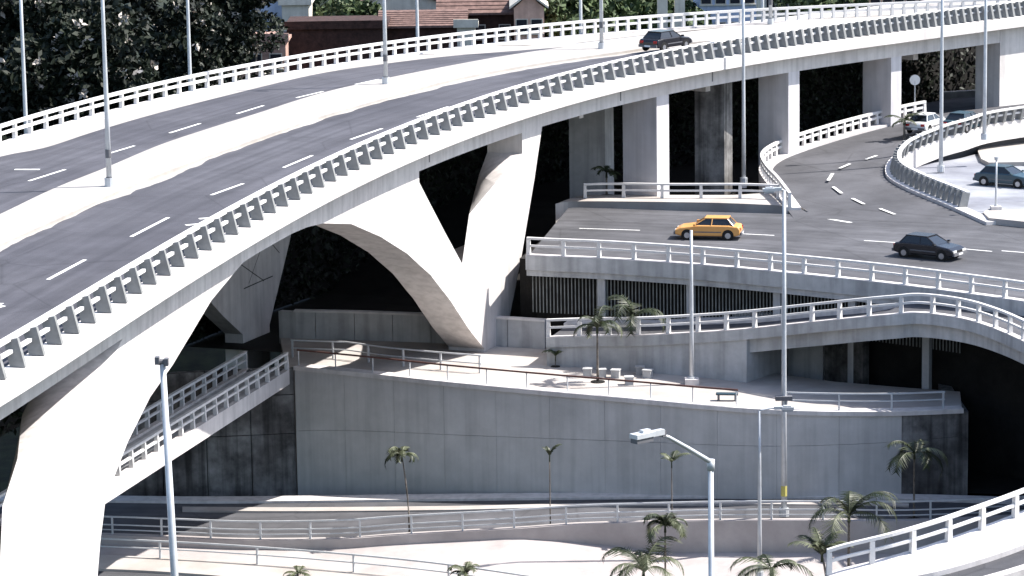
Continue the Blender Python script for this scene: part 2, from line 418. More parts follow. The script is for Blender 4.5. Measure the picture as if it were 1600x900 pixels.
# blade columns
cols_px = [((1027, 313), (1046, 313), 10.6), ((1232, 222), (1249, 222), 10.6), ((1392, 175), (1408, 175), 10.6)]
for a, b, z0 in cols_px:
    sa, sb = s_z(*a)[0], s_z(*b)[0]
    fc = offset(near, G0 - (16.5 if a[0] < 1200 else 13.2))
    for oo, pth, L in ((0, face, FL), (1, fc, FL)):
        if oo: continue
        V = []
        for s in (sa, sb):
            p, t = at2(pth, s, L); nrm = Vector((t.y, -t.x, 0))
            for q in (p, p - nrm * 2.8):
                for z in (-2, ZD - 1.9): V.append(Vector((q.x, q.y, z)))
        mk('column', V, [(0, 1, 3, 2), (4, 6, 7, 5), (0, 4, 5, 1), (2, 3, 7, 6), (0, 2, 6, 4), (1, 5, 7, 3)], 'column_concrete', via)
# inner columns standing farther back under the deck; second one coloured for its deep shade
for xa, xb, yb, mt in ((890, 946, 290, 'grey_concrete'), (1086, 1132, 286, 'stain_shade_concrete')):
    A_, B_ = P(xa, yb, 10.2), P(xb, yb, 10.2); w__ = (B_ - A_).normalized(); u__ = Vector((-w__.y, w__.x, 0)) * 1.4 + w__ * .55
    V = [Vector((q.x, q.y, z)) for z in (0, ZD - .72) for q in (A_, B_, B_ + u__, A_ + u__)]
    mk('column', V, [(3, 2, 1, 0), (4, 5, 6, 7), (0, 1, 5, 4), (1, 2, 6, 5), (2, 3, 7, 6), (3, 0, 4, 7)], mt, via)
# cross beams whose ends catch light between girders
for px in (885, 958, 1065, 1150, 1470):
    r = s_z(px, 170 - (px - 960) * .2)
    p, t = at(face, r[0], FL); nrm = Vector((t.y, -t.x, 0))
    m = MB(); M = Matrix.Translation(p - nrm * 2.5) @ Matrix.Rotation(math.atan2(nrm.y, nrm.x), 4, 'Z')
    m.box(-13.9, 0, -.3, .3, -2.9, -.72, M); m.build('cross_beam', 'white_concrete', via)
# right-hand abutment
r = s_z(1562, 60); pa, ta = at(face, r[0], FL)
nrm = Vector((ta.y, -ta.x, 0))
m = MB(); M = Matrix.Translation(Vector((pa.x, pa.y, 0))) @ Matrix.Rotation(math.atan2(ta.y, ta.x), 4, 'Z')
m.box(0, 60, -.05, 2.4, 2, ZD - .9, M); m.build('abutment', 'white_concrete', via)
abut_p, abut_t = Vector((pa.x, pa.y, 0)), ta.copy()

# ---- carriageways
def dl(pts, x0=-80, x1=1700, z=ZD): return line(pts, z)
far_edge = line([(-120,280),(0,245),(70,231),(150,205),(250,176),(400,138),(500,115),(600,100),(700,88),(800,80),(900,72)], ZD)
med_far = line([(-120,395),(0,340),(83,300),(165,267),(250,231),(333,203),(400,182),(500,150),(600,127),(700,107),(800,89),(905,74)], ZD)
med_near = line([(-120,445),(0,388),(100,343),(193,300),(300,258),(400,222),(500,187),(600,158),(700,130),(800,110),(880,97),(973,84),(1050,72)], ZD)
nr = [p for p in offset(near, -.34) if p.y > 84 and p.x < 60]
hid = [p for p in offset(near, -4.6) if p.y > P(1085, 66, ZD).y + 3 and p.x < 56]
sheet('far_carriageway', far_edge, med_far, 'asphalt', dz=.004)['label'] = 'far carriageway of the viaduct'
def pair(A, B, n=150):
    """for every point of B the closest point of A, so that strips do not shear"""
    A = resample(A, 400); out = []; B = resample(B, n)
    for b in B: out.append(min(A, key=lambda a: (a - b).length_squared))
    return out, B
mn_all = extend(med_near, 32, 0) + hid
nA, nB = pair(mn_all, nr)
sheet('near_carriageway', nA, nB, 'asphalt', dz=.004, n=150)
# verge paving left between asphalt and far kerb, and the wide median
sheet('far_verge', extend(line([(-120,262),(0,229),(70,215),(150,190),(250,163),(400,128),(500,108),(600,93),(700,81),(900,66)], ZD), 4, 0), far_edge, 'dusty_paving', dz=.01)
mf_all = extend(med_far, 40, 0) + line([(1000,62),(1100,50),(1200,40),(1400,20),(1600,2)], ZD)[1:]
mA, mB_ = pair([p for p in mf_all if p.x < 60], mn_all)
med = sheet('median', mA, mB_, 'dusty_paving', dz=.18, n=150, thick=.2)
# sand blown off the median on to the carriageway, ragged edge
rs = random.Random(4); jj = resample(mn_all, 260); off_ = offset(jj, 1.0); edge = []
v_ = .3
for a, b in zip(jj, off_):
    v_ = max(.08, min(.75, v_ + rs.uniform(-.17, .17))); edge.append(a.lerp(b, v_))
sheet('sand_drift', jj, edge, 'dusty_paving', dz=.008, n=260)
med2 = sheet('far_apron', extend(line([(880,70),(1000,56),(1100,46),(1200,37),(1400,18),(1500,8)], ZD), 0, 0), offset([p for p in far if p.y > P(880, 70, ZD).y], .6), 'dusty_paving', dz=.012)
# lane dashes
def dash(a, b, z, w_=.16, parent=None, dz=.012):
    A, B = P(*a, z), P(*b, z); t = (B - A).normalized(); n = Vector((t.y, -t.x, 0)) * w_ / 2; up = Vector((0, 0, dz))
    return mk('lane_marking', [A - n + up, B - n + up, B + n + up, A + n + up], [(3, 2, 1, 0)], 'road_paint', parent, kind=None if parent else 'structure')
for a, b in [((-30,492),(3,474)),((75,437),(133,406)),((205,370),(263,340)),((330,305),(380,287)),((443,262),(488,243)),((548,218),(597,201)),((652,183),(700,167)),((752,154),(790,142)),
             ((45,283),(102,265)),((170,240),(210,228)),((265,208),(313,193)),((370,178),(412,165)),((463,153),(505,143)),((555,132),(592,124))]:
    dash(a, b, ZD, .2)
for a, b in [((23,265),(62,265)),((290,352),(314,350)),((311,342),(328,341)),((-10,482),(5,478))]: dash(a, b, ZD, .35)

# ================================================================== RAILINGS
def railing(name, path, spac, style, label, group=None, h=1.1, cat='railing', posts=True):
    """path = top of the kerb it stands on; spac = spacing or list of stations"""
    L = lens(path); root = empty(name, path[0], label, cat, group)
    S = []
    if callable(spac):
        s = .4
        while s < L[-1]: S.append(s); s += spac(s)
    else:
        k = max(1, round(L[-1] / spac)); S = [.1 + (L[-1] - .2) * i / k for i in range(k + 1)]
    if style == 'concrete':
        prof = [(-.72, h - .13), (-.72, h), (-.42, h), (-.42, h - .13)]; mid = [(-.5, h * .55 - .07), (-.5, h * .55 + .07), (-.34, h * .55 + .07), (-.34, h * .55 - .07)]
        pm = 'rail_concrete'
        V = [(-.11, .16, h - .01), (.11, .16, h - .01), (.11, .72, h - .12), (-.11, .72, h - .12), (-.13, -.12, 0), (.13, -.12, 0), (.13, .5, 0), (-.13, .5, 0)]
        # y negative = outward (right of path)
    elif style == 'bracket':
        b_ = .2 if 'viaduct' in name or 'slip' in name else .14; prof = [(-.1, h - b_), (-.1, h), (.12, h), (.12, h - b_)]; b_ *= .45; mid = [(-.07, h * .5 - b_), (-.07, h * .5 + b_), (.07, h * .5 + b_), (.07, h * .5 - b_)]
        pm = 'rail_concrete'
        V = [(-.1, -.1, h - .15), (.1, -.1, h - .15), (.1, .1, h - .15), (-.1, .1, h - .15), (-.12, -.14, 0), (.12, -.14, 0), (.12, .1, 0), (-.12, .1, 0)]
    elif style == 'steel':
        prof = [(-.05, h - .09), (-.05, h), (.05, h), (.05, h - .09)]; mid = [(-.035, h * .52 - .035), (-.035, h * .52 + .035), (.035, h * .52 + .035), (.035, h * .52 - .035)]
        pm = 'pole_metal'
        V = [(-.05, -.06, h - .09), (.05, -.06, h - .09), (.05, .06, h - .09), (-.05, .06, h - .09), (-.05, -.06, 0), (.05, -.06, 0), (.05, .06, 0), (-.05, .06, 0)]
    else:  # thin brown rail
        prof = [(-.04, h * .9), (-.04, h), (.04, h), (.04, h * .9)]; mid = None; pm = 'pole_metal'
        V = [(-.03, -.03, h * .9), (.03, -.03, h * .9), (.03, .03, h * .9), (-.03, .03, h * .9), (-.03, -.03, 0), (.03, -.03, 0), (.03, .03, 0), (-.03, .03, 0)]
    Fc = [(0, 1, 2, 3), (7, 6, 5, 4), (4, 5, 1, 0), (5, 6, 2, 1), (6, 7, 3, 2), (7, 4, 0, 3)]
    m = MB(); m.sweep(path, prof); m.build('top_rail', 'rail_brown' if style == 'thin' else pm, root)
    if mid:
        m = MB(); m.sweep(path, mid); m.build('middle_rail', pm, root)
        if style == 'steel3':
            pass
    if not posts: return root
    first = mk('post', V, Fc, 'post_shade_concrete' if style == 'concrete' else pm, root); first.matrix_parent_inverse = Matrix.Identity(4)
    for i, s in enumerate(S):
        p, t = at(path, s, L); M = Matrix.Translation(p - path[0]) @ Matrix.Rotation(math.atan2(t.y, t.x), 4, 'Z')
        if i == 0: first.matrix_basis = M
        else: share(first, root, M)
    return root
def mirror(path): return list(reversed(path))
# near viaduct railing: posts get closer together as the curve goes on
nrail = [p + Vector((0, 0, .14)) for p in offset(near, -.17) if p.y > 96 and p.x < 50]
LNR = lens(nrail)
s100 = None
def spn(s):
    p, _ = at(nrail, s, LNR); y = p.y
    tab = [(100, 2.3), (150, 2.3), (185, 2.15), (205, 1.9), (225, 1.4), (245, .95), (300, .85)]
    return interp(tab, y)
railing('viaduct_railing', nrail, spn, 'concrete', 'near white concrete railing of the viaduct with tapered bracket posts', h=1.15)
frail = [p + Vector((0, 0, .16)) for p in offset(far, .25) if p.y > 150 and p.x < 45]
LFR = lens(frail)
frail_m = mirror(frail); LFM = lens(frail_m)
def spf(s):
    p, _ = at(frail_m, s, LFM); return interp([(170, 2.6), (200, 2.2), (218, 1.8), (235, 1.3), (250, 1.05), (300, .95)], p.y)
railing('viaduct_railing', frail_m, spf, 'bracket', 'far white concrete railing of the viaduct in front of the trees and houses', h=1.1)

# ================================================================== GROUND AND LEVELS
def zlow(x): return -2.6 + max(0, min(1, (x - 420) / 900)) * 2.5
# terrain
xs = [-1500, -600, -250, -140, -100, -80, -60, -45, -30, -15, 0, 15, 30, 45, 60, 80, 110, 160, 260, 600, 1500]
ys = [-300, -80, 20, 60, 90, 120, 150, 180, 200, 215, 225, 235, 245, 255, 265, 280, 300, 340, 420, 700, 1500, 3000]
def th(x, y): return -4.2 + 12.5 * max(0, min(1, (y - 225) / 38))
V = [(x, y, th(x, y)) for y in ys for x in xs]; nx = len(xs)
Fc = [(j * nx + i, j * nx + i + 1, (j + 1) * nx + i + 1, (j + 1) * nx + i) for j in range(len(ys) - 1) for i in range(nx - 1)]
mk('ground', V, Fc, 'grass', kind='structure')

# lower road in front of the grey wall
def ll(pts): return [P(*q) for q in smooth([(x, y, zlow(x)) for x, y in pts], 6)]
def up(path, dz): return [p + Vector((0, 0, dz)) for p in path]
wall_base = ll([(-100,776),(120,777),(300,779),(460,778),(700,775),(1000,772),(1200,771),(1400,775),(1520,778),(1700,785)])
kerb_l = ll([(-100,784),(120,785),(300,787),(460,786),(700,783),(1000,780),(1200,779),(1400,783),(1520,786),(1700,793)])
rail_low = ll([(-60,838),(150,841),(270,845),(370,849),(455,849),(545,847),(630,841),(800,832),(900,825),(1000,822),(1140,819),(1300,819),(1400,820),(1500,817),(1600,812),(1700,806)])
sheet('lower_road', wall_base, rail_low, 'asphalt_old', thick=3)
sheet('lower_footway', wall_base, kerb_l, 'white_concrete', dz=.14, thick=.3)
ln_a = ll([(285,794),(460,795),(700,793),(850,790),(1000,787),(1200,786),(1420,789)])
ln_b = ll([(285,800),(460,801),(700,799),(850,795),(1000,791),(1200,790),(1420,793)])
sheet('traffic_strip', ln_a, ln_b, 'paving', dz=.1, thick=.12)
m = MB(); m.sweep(rail_low, [(-.35, -2.2), (-.35, .25), (.2, .25), (.2, -2.2)]); o = m.build('parapet_wall', 'pink_paving'); tag(o, 'low pale pinkish parapet wall carrying the railing along the lower road', 'wall')
railing('road_railing', mirror(up(offset(rail_low, -.1), .25)), 3.0, 'steel', 'grey steel railing along the lower road beneath the tall grey wall', h=1.1)
# third bar typical of this railing
m = MB(); m.sweep(up(offset(rail_low, -.1), .25), rect(-.03, .03, .24, .3)); lr = bpy.data.objects['road_railing']; m.build('lower_rail', 'pole_metal', lr)

# plaza below
pl_far = [Vector((p.x, p.y, p.z - .3 - 1.3 * max(0, min(1, (p.x - 0) / 9)))) for p in rail_low]
pl_near = [P(x, y, -4.0) for x, y in [(-100,930),(300,980),(700,1050),(1100,1150),(1400,1200),(1800,1200)]]
sheet('plaza', pl_far, pl_near, 'pink_paving', thick=1.0)
# left lower ramp with its kerb and railing
kb_a = line([(-60,862),(135,866),(270,872),(400,880),(560,893),(700,908),(850,930)], -2.75)
kb_b = line([(-60,886),(135,888),(270,894),(400,905),(560,923),(700,945),(850,975)], -2.75)
sheet('ramp_kerb', kb_a, kb_b, 'paving', dz=0, thick=2)
rdn = line([(-60,940),(135,945),(270,960),(400,985),(560,1020),(700,1060),(850,1110)], -2.75)
sheet('exit_road', kb_b, rdn, 'asphalt_old', dz=-.14, thick=1.4)
railing('road_railing', mirror(offset(kb_a, .15)), 6.0, 'steel', 'thin steel railing at the bottom left corner beside the white arch leg', h=1.05)

# tall grey wall of the terrace, built of cast panels
wt = [(296,578,ZT),(345,576,ZT),(400,575,ZT),(460,575,ZT),(580,587,ZT),(700,600,ZT),(850,614,ZT),(1000,627,ZT),(1100,636,ZT),(1200,643,ZT),(1300,646,ZT),(1400,646,ZT),(1505,642,ZT)]
wtop = [P(*q) for q in smooth(wt[3:], 4)]
wroot = empty('terrace_wall', wtop[0], 'tall grey cast concrete retaining wall under the sunlit white terrace edge', 'wall')
LW = lens(wtop)
def panel(root, path, s0, s1, z0, z1, m_, out=0., th_=.6):
    L = lens(path); k = 4; A = [at(path, s0 + (s1 - s0) * i / k, L) for i in range(k + 1)]
    m = MB(); q = [a[0] for a in A]; q = [Vector((v.x, v.y, 0)) for v in q]
    m.sweep(q, [(out - th_, z0), (out - th_, z1), (out, z1), (out, z0)]); return m.build('panel', m_, root)
def zjoint(q):
    X0, X1 = wtop[0].x, wtop[-1].x; f = (q.x - X0) / (X1 - X0); return .75 + 2.55 * f ** .75 if f > 0 else .75
def wall_panel(s0, s1, lower, out):
    k = 5; V = []
    for i in range(k + 1):
        a, t = at(wtop, s0 + (s1 - s0) * i / k, LW); n = Vector((t.y, -t.x, 0))
        z0, z1 = (-4.2, zjoint(a) - .008) if lower else (zjoint(a) + .012, ZT - .02)
        for o2, z in ((out - .6, z0), (out - .6, z1), (out, z1), (out, z0)): V.append(Vector((a.x, a.y, z)) + n * o2)
    Fc = [(4 * i + c, 4 * i + 4 + c, 4 * i + 4 + (c + 1) % 4, 4 * i + (c + 1) % 4) for i in range(k) for c in range(4)] + [(0, 1, 2, 3), (4 * k + 3, 4 * k + 2, 4 * k + 1, 4 * k)]
    return mk('panel', V, Fc, 'wall_concrete' if s1 < LW[-1] * .93 else 'stain_shade_concrete', wroot)  # last panels darkened: shade at the right end put into the colour
nP = 12
for i in range(nP):
    a, b = LW[-1] * i / nP, LW[-1] * (i + 1) / nP; g = .007; pr = R.uniform(-.008, .008)
    wall_panel(a + g, b - g, False, pr); wall_panel(a + g, b - g, True, -pr)
m = MB(); m.sweep([Vector((v.x, v.y, 0)) for v in wtop], [(-.47, -4), (-.47, ZT - .1), (-.13, ZT - .1), (-.13, -4)]); m.build('wall_core', 'stone_dark', wroot)
# return of the wall under the footbridge, stained, with viaduct shade in its colour
wl = [P(x, y, ZT) for x, y in [(180,590),(300,582),(400,578),(459,575.4)]]
w2 = empty('stained_shaded_wall', wl[0], 'water stained concrete wall with viaduct shade in its colour behind the sloping footbridge', 'wall')
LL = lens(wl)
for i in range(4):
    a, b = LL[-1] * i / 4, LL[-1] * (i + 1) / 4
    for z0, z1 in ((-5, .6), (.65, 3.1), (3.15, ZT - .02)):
        panel(w2, wl, a + .03, b - .03, z0, z1, 'stain_shade_concrete', R.uniform(-.02, .02) - .05)
# terrace
t_back = [P(x, y, ZT) for x, y in [(438,527),(460,529),(660,535),(845,545),(1000,558),(1165,577),(1300,596),(1420,606),(1500,612)]]
t_front = [v + Vector((0, .5, 0)) for v in [P(446, 577, ZT)] + [v for v in wtop]]
sheet('terrace', t_back, t_front, 'paving', dz=0, zbot=-3.8)
m = MB(); m.sweep([v for v in wtop], [(-.85, 0.01), (-.85, .14), (.12, .14), (.12, -.12), (-.0, -.12), (-.0, .01)]); tag(m.build('coping', 'white_concrete'), 'bright white coping strip along the top of the tall grey wall', 'coping')
# thin handrail on the terrace edge
hr = [v + Vector((0, 0, .14)) for v in offset(wtop, -.35) if v.x < P(1172, 640, ZT).x]
railing('terrace_handrail', hr, 2.75, 'thin', 'thin dark handrail on slim posts along the terrace edge above the grey wall', h=1.0, cat='handrail')
hr2 = [v + Vector((0, 0, .14)) for v in offset(wtop, -.35) if v.x > P(1215, 640, ZT).x and v.x < P(1500, 640, ZT).x]
railing('terrace_handrail', hr2, 3.6, 'steel', 'low pale handrail at the shaded right end of the terrace', h=1.0, cat='handrail')
hb = [P(x, y, ZT) for x, y in [(455,558),(540,561),(606,570),(678,577),(752,583)]]
railing('terrace_handrail', hb, 2.6, 'steel', 'short pale handrail with thick posts beside the foot of the arch', h=1.15, cat='handrail')

# back wall of the terrace (left part) and the wall of the rising ramp
bw = [P(x, y, ZT) for x, y in [(436,527),(460,529),(560,531),(660,535),(760,539),(852,545)]]
b_root = empty('back_wall', bw[0], 'low grey wall along the back of the terrace behind the arch foot', 'wall')
Lb = lens(bw)
for i in range(7):
    panel(b_root, bw, Lb[-1] * i / 7 + .02, Lb[-1] * (i + 1) / 7 - .02, ZT - .5, 6.55, 'grey_concrete', 0, .5)
m = MB(); m.sweep([Vector((v.x, v.y, 6.56)) for v in bw[1:]], rect(-.5, .06, 0, .12)); m.build('coping', 'white_concrete', b_root)

# rising ramp bridge: kerb line (top of parapet) and road
rk = [(853,528,6.6),(920,526,6.8),(1000,525,7.1),(1080,521,7.5),(1165,515,8.1),(1250,506,8.8),(1330,498,9.5),(1400,492,9.95),(1440,490,10.1),(1500,498,10.2),(1550,513,10.25),(1600,535,10.3),(1660,565,10.3),(1720,600,10.3)]
rkp = [P(*q) for q in smooth(rk, 5)]
ramp_far = offset(rkp, -5.2)
ramp = empty('ramp_bridge', rkp[0], 'curving concrete ramp rising from the terrace wall and bending round at the right', 'ramp')
sheet('ramp_deck', offset(rkp, -5.0), offset(rkp, -.3), 'asphalt_old', dz=-.16, thick=.35, parent=ramp, kind=None)
m = MB(); m.sweep(rkp, [(.0, -.62), (0, 0), (-.45, 0), (-.45, -.62)]); m.build('fascia', 'grey_concrete', ramp)
m = MB(); m.sweep(rkp, [(-.4, .004), (-.4, .06), (-.0, .06), (0, .004)]); m.build('kerb', 'white_concrete', ramp)
m = MB(); m.sweep(ramp_far, rect(-.1, .9, -.6, .12)); m.build('far_kerb', 'white_concrete', ramp)
xs_split = P(1165, 515, 8.1).x
gl = [p for p in rkp if p.x >= xs_split - .2]
m = MB(); m.sweep(gl, [(-.5, -1.5), (-.5, -.6), (-4.4, -.6), (-4.4, -1.5)]); m.build('girder', 'grey_concrete', ramp)
# solid wall below the first stretch
sw = [Vector((p.x, p.y, 0)) for p in rkp if p.x < xs_split + .3]
m = MB()
for i, p in enumerate(sw[:-1]):
    pass
V = []; Fc = []
src = [p for p in rkp if p.x < xs_split + .3]
n_ = len(src); osr = offset(src, -.12)
obk = offset(src, -4.8)
for a, b in zip(osr, obk): V += [Vector((a.x, a.y, a.z - .35)), Vector((a.x, a.y, 2)), Vector((b.x, b.y, a.z - .62)), Vector((b.x, b.y, 2))]
for i in range(n_ - 1):
    k = 4 * i; Fc += [(k, k + 1, k + 5, k + 4), (k + 2, k + 6, k + 7, k + 3), (k, k + 4, k + 6, k + 2)]
Fc += [(0, 2, 3, 1), (4 * n_ - 4, 4 * n_ - 3, 4 * n_ - 1, 4 * n_ - 2)]
mk('side_wall', V, Fc, 'grey_concrete', ramp)
railing('ramp_railing', mirror(up(offset(rkp, -.22), .06)), 2.0, 'bracket', 'pale concrete railing on the ramp that rises above the terrace and bends round', h=1.1)
# slim column of the ramp
pc = P(1521, 632, 1.0); zt_ = 8.4
m = MB(); m.tube([(pc.x, pc.y, -3), (pc.x, pc.y, 8.6)], .27, 14); m.build('column', 'grey_concrete', ramp, True)
# stub abutment wall below the bridge, dark stained stone, and dark earth further in
ab = [P(x, y, ZT) for x, y in [(1150,570),(1230,577),(1290,586)]]
m = MB(); m.sweep([Vector((p.x, p.y + 1.6, 0)) for p in ab], [(-.5, 2), (-.5, 7.9), (0, 7.9), (0, 2)]); tag(m.build('abutment_wall', 'grey_concrete'), 'grey abutment wall under the rising ramp beside the dark opening', 'wall')
ab = [P(x, y, ZT) for x, y in [(1291,587),(1325,592),(1352,598)]]
m = MB(); m.sweep([Vector((p.x, p.y + 1.2, 0)) for p in ab], [(-.5, 2), (-.5, 8.2), (0, 8.2), (0, 2)]); tag(m.build('stone_wall', 'stone_dark'), 'black streaked stone wall stub under the ramp at the mouth of the dark opening', 'wall')
# underpass walls at the right; tall unseen one added to shade the terrace
ux = P(1612, 700, 2).x
V = []
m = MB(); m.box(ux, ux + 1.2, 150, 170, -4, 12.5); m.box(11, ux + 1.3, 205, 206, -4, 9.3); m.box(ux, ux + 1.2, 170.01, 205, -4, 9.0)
tag(m.build('underpass_shade_wall', 'stone_dark'), 'dark underpass walls at the right edge, with a tall unseen shade blocker', 'wall')
flat('underpass_floor', [Vector((18, 183, -.1)), Vector((ux, 180, -.1)), Vector((ux, 205, -.1)), Vector((18, 205, -.1))], 0, 'soil_shade')
wret = [wtop[-1], wtop[-1] + Vector((0, 22, 0))]
m = MB(); m.sweep([Vector((p.x, p.y, 0)) for p in wret], [(-.4, -4), (-.4, ZT - .05), (.3, ZT - .05), (.3, -4)]); tag(m.build('return_wall', 'stain_shade_concrete'), 'dark return wall at the right end of the terrace going into the underpass', 'wall')

# ---- upper road and its retaining edge
ZU = 10.7
def ul(pts, z=ZU): return line(pts, z)
u_near = ul([(822,403),(860,405),(930,408),(1000,412),(1100,419),(1200,428),(1300,438),(1400,449),(1500,462),(1600,476),(1720,496)])
u_far = ul([(892,324),(960,326),(1040,329),(1140,332),(1240,335),(1340,340),(1440,344),(1540,349),(1600,354),(1720,364)])
sheet('upper_road', [P(888, 325, ZU)] + u_far[1:], [P(824, 402, ZU)] + u_near[1:], 'asphalt_old', dz=0, thick=.5)
m = MB(); m.sweep(u_near, [(.1, -.75), (.1, .16), (-.5, .16), (-.5, -.75)]); ue = m.build('edge_beam', 'grey_concrete'); tag(ue, 'grey concrete edge beam of the upper road above the dark barred slot', 'beam')
m = MB(); m.sweep(offset(u_near, -.2), [(-.28, .165), (-.28, .22), (.28, .22), (.28, .165)]); tag(m.build('edge_kerb', 'white_concrete'), 'white kerb top under the upper road railing', 'kerb')
m = MB(); m.sweep(offset(u_near, -.15), [(-.3, -1.15), (-.3, -.76), (.1, -.76), (.1, -1.15)]); tag(m.build('ledge_beam', 'grey_concrete'), 'pale ledge just below the edge of the upper road', 'beam')
railing('road_railing', mirror(up(offset(u_near, -.2), .22)), 2.35, 'bracket', 'pale railing along the near side of the upper road with the orange car', h=1.1)
# barred slot
sl = offset(u_near, -.6); Ls = lens(sl)
bar_root = empty('barred_screen', sl[0], 'row of thin upright bars in the dark slot under the upper road', 'screen')
m = MB(); m.sweep([Vector((p.x, p.y, 0)) for p in offset(sl, -1.2)], [(-.4, 3), (-.4, 9.9), (0, 9.9), (0, 3)]); m.build('back_wall', 'soil_shade', bar_root)
first = None; s = 0.2; k = 0
M0 = MB(); M0.box(-.03, .03, -.03, .03, -3.6, -1.1)
while s < Ls[-1] * .74:
    p, t = at(sl, s, Ls); Mx = Matrix.Translation(p - sl[0]) @ Matrix.Rotation(math.atan2(t.y, t.x), 4, 'Z')
    if first is None:
        first = M0.build('bar', 'bar_grey', bar_root); first.matrix_parent_inverse = Matrix.Identity(4); first.matrix_basis = Mx
    else: share(first, bar_root, Mx)
    s += .24
for f in (.12, .27, .42, .55, .68):
    p, t = at(sl, Ls[-1] * f, Ls); m = MB(); m.box(-.25, .25, -.2, .12, 3 - ZU, -1.0, Matrix.Translation(p) @ Matrix.Rotation(math.atan2(t.y, t.x), 4, 'Z')); m.build('pilaster', 'grey_concrete', bar_root)
# slab of the upper road is carried on earth
flat('road_bank', [P(890, 326, ZU) + Vector((0, 0, 0))] + [P(x, y, ZU) for x, y in [(1240, 336), (1720, 366)]] + [P(x, y, ZU) + Vector((0, 2.6, 0)) for x, y in [(1720, 496), (1400, 449), (1100, 419), (812, 402)]], ZU, 'soil_shade', zbot=-2).location.z = -.52
for a, b in [((905,357),(1000,360)),((1350,376),(1430,381)),((1450,384),(1550,393)),((1565,392),(1640,398)),((1130,364),(1210,368)),((1240,337),(1535,347))]:
    dash(a, b, ZU, .16 if a[0] != 1240 else .25)
dash((1270,338), (1330,348), ZU, .3)
# island kerb behind the upper road, with railing
isl = ul([(868,322),(900,318),(1040,319),(1140,321),(1240,326),(1262,333)])
isl_b = ul([(895,312),(925,308),(1040,308),(1140,308),(1200,306),(1235,318)])
sheet('traffic_island', isl_b, isl, 'paving', dz=.16, thick=1.5)
ir = ul([(912,313),(960,312),(1040,313),(1100,313),(1160,313),(1218,315)])
railing('island_railing', mirror(up(ir, .17)), 2.6, 'bracket', 'pale railing on the island in front of the tall blade column', h=1.05)

# ---- slip road bending round the columns
so_px = [(1240,341,10.708),(1215,306,10.9),(1196,285,11.1),(1188,266,11.3),(1205,250,11.5),(1245,234,11.8),(1310,214,12.2),(1370,198,12.5),(1420,186,12.8),(1480,176,13.0),(1620,160,13.2)]
si_px = [(1540,352,10.708),(1480,325,10.9),(1420,300,11.1),(1388,282,11.3),(1382,266,11.5),(1392,250,11.8),(1415,236,12.2),(1450,222,12.5),(1490,210,12.8),(1540,196,13.0),(1680,176,13.2)]
so_w = [P(*q) for q in smooth(so_px, 6)]; si_w = [P(*q) for q in smooth(si_px, 6)]
V = []; Fc = []; kk = 8
for a, b in zip(so_w, si_w): V += [a.lerp(b, j / kk) for j in range(kk + 1)]
for i in range(len(so_w) - 1):
    for j in range(kk): q = i * (kk + 1) + j; Fc.append((q, q + kk + 1, q + kk + 2, q + 1))
nb = len(V)
for a, b in zip(so_w, si_w): V += [Vector((a.x, a.y, 6)), Vector((b.x, b.y, 6))]
for i in range(len(so_w) - 1):
    q = i * (kk + 1); Fc += [(q, nb + 2 * i, nb + 2 * i + 2, q + kk + 1), (q + kk, q + 2 * kk + 1, nb + 2 * i + 3, nb + 2 * i + 1)]
o = mk('slip_road', V, Fc, 'asphalt_old', kind='structure')
bm = bmesh.new(); bm.from_mesh(o.data); bmesh.ops.recalc_face_normals(bm, faces=bm.faces)
if sum(f.normal.z for f in bm.faces if abs(f.normal.z) > .7) < 0: bmesh.ops.reverse_faces(bm, faces=bm.faces)
bm.to_mesh(o.data); bm.free()
for a, b in [((1353,250,11.75),(1370,244,11.85)),((1312,264,11.5),(1328,257,11.6)),((1294,283,11.3),(1301,272,11.42)),((1302,293,11.12),(1315,303,11.04)),((1332,311,10.95),(1350,320,10.88)),((1375,327,10.84),(1398,336,10.78))]:
    A, B = P(*a), P(*b); t = (B - A).normalized(); n = Vector((t.y, -t.x, 0)) * .12; u_ = Vector((0, 0, .06))
    mk('lane_marking', [A - n + u_, B - n + u_, B + n + u_, A + n + u_], [(3, 2, 1, 0)], 'road_paint', kind='structure')
# outer kerb and railing
ko = so_w[2:52]
m = MB(); m.sweep(ko, rect(-.1, .9, -1.5, .2)); tag(m.build('slip_road_kerb', 'white_concrete'), 'broad pale outer kerb of the bending slip road', 'kerb')
m = MB()
railing('slip_road_railing', up(offset(ko, .1), .2), 1.05, 'bracket', 'pale railing sweeping round the outside bend of the slip road', h=1.05)
ki = si_w[10:]
ki2 = si_w[:44]
m = MB(); m.sweep(si_w, rect(.05, .9, -1.2, .22)); tag(m.build('inner_kerb', 'white_concrete'), 'white inner kerb around the tip of the slip road island', 'kerb')
# paved island inside the bend with its railings
pi_ = [(1540,346),(1600,351),(1720,360),(1720,215),(1560,235)]
ipts = [p.copy() for p in offset(si_w, .5)][3:]
far_pt = [P(1720, 180, 11.2), P(1720, 362, 10.72), P(1540, 347, 10.72)]
cx = [Vector((p.x, p.y, 11.15 if i > 12 else 11.0)) for i, p in enumerate(ipts)]
V = [Vector((p.x, p.y, min(p.z, 11.3))) for p in ipts] + [Vector((60, ipts[-1].y, 11)), Vector((60, P(1600, 350, ZU).y, 11))]
fl_ = flat('paved_island', [Vector((v.x, v.y, 11.0)) for v in V], 11, 'island_paving', zbot=6)
kin = [p for i, p in enumerate(offset(si_w, .5)) if 5 <= i]
kin = [p for p in kin if p.x < 60]
railing('island_railing', mirror(up(kin, .22)), .95, 'concrete', 'white railing with bracket posts around the paved island inside the slip road bend', h=1.05)
isl3 = flat('kerb_island', [P(x, y, ZU) for x, y in [(1536,341),(1545,335),(1600,337),(1720,343),(1720,366),(1600,356),(1545,350)]], ZU, 'paving', zbot=9.5)
isl3.location.z = .42

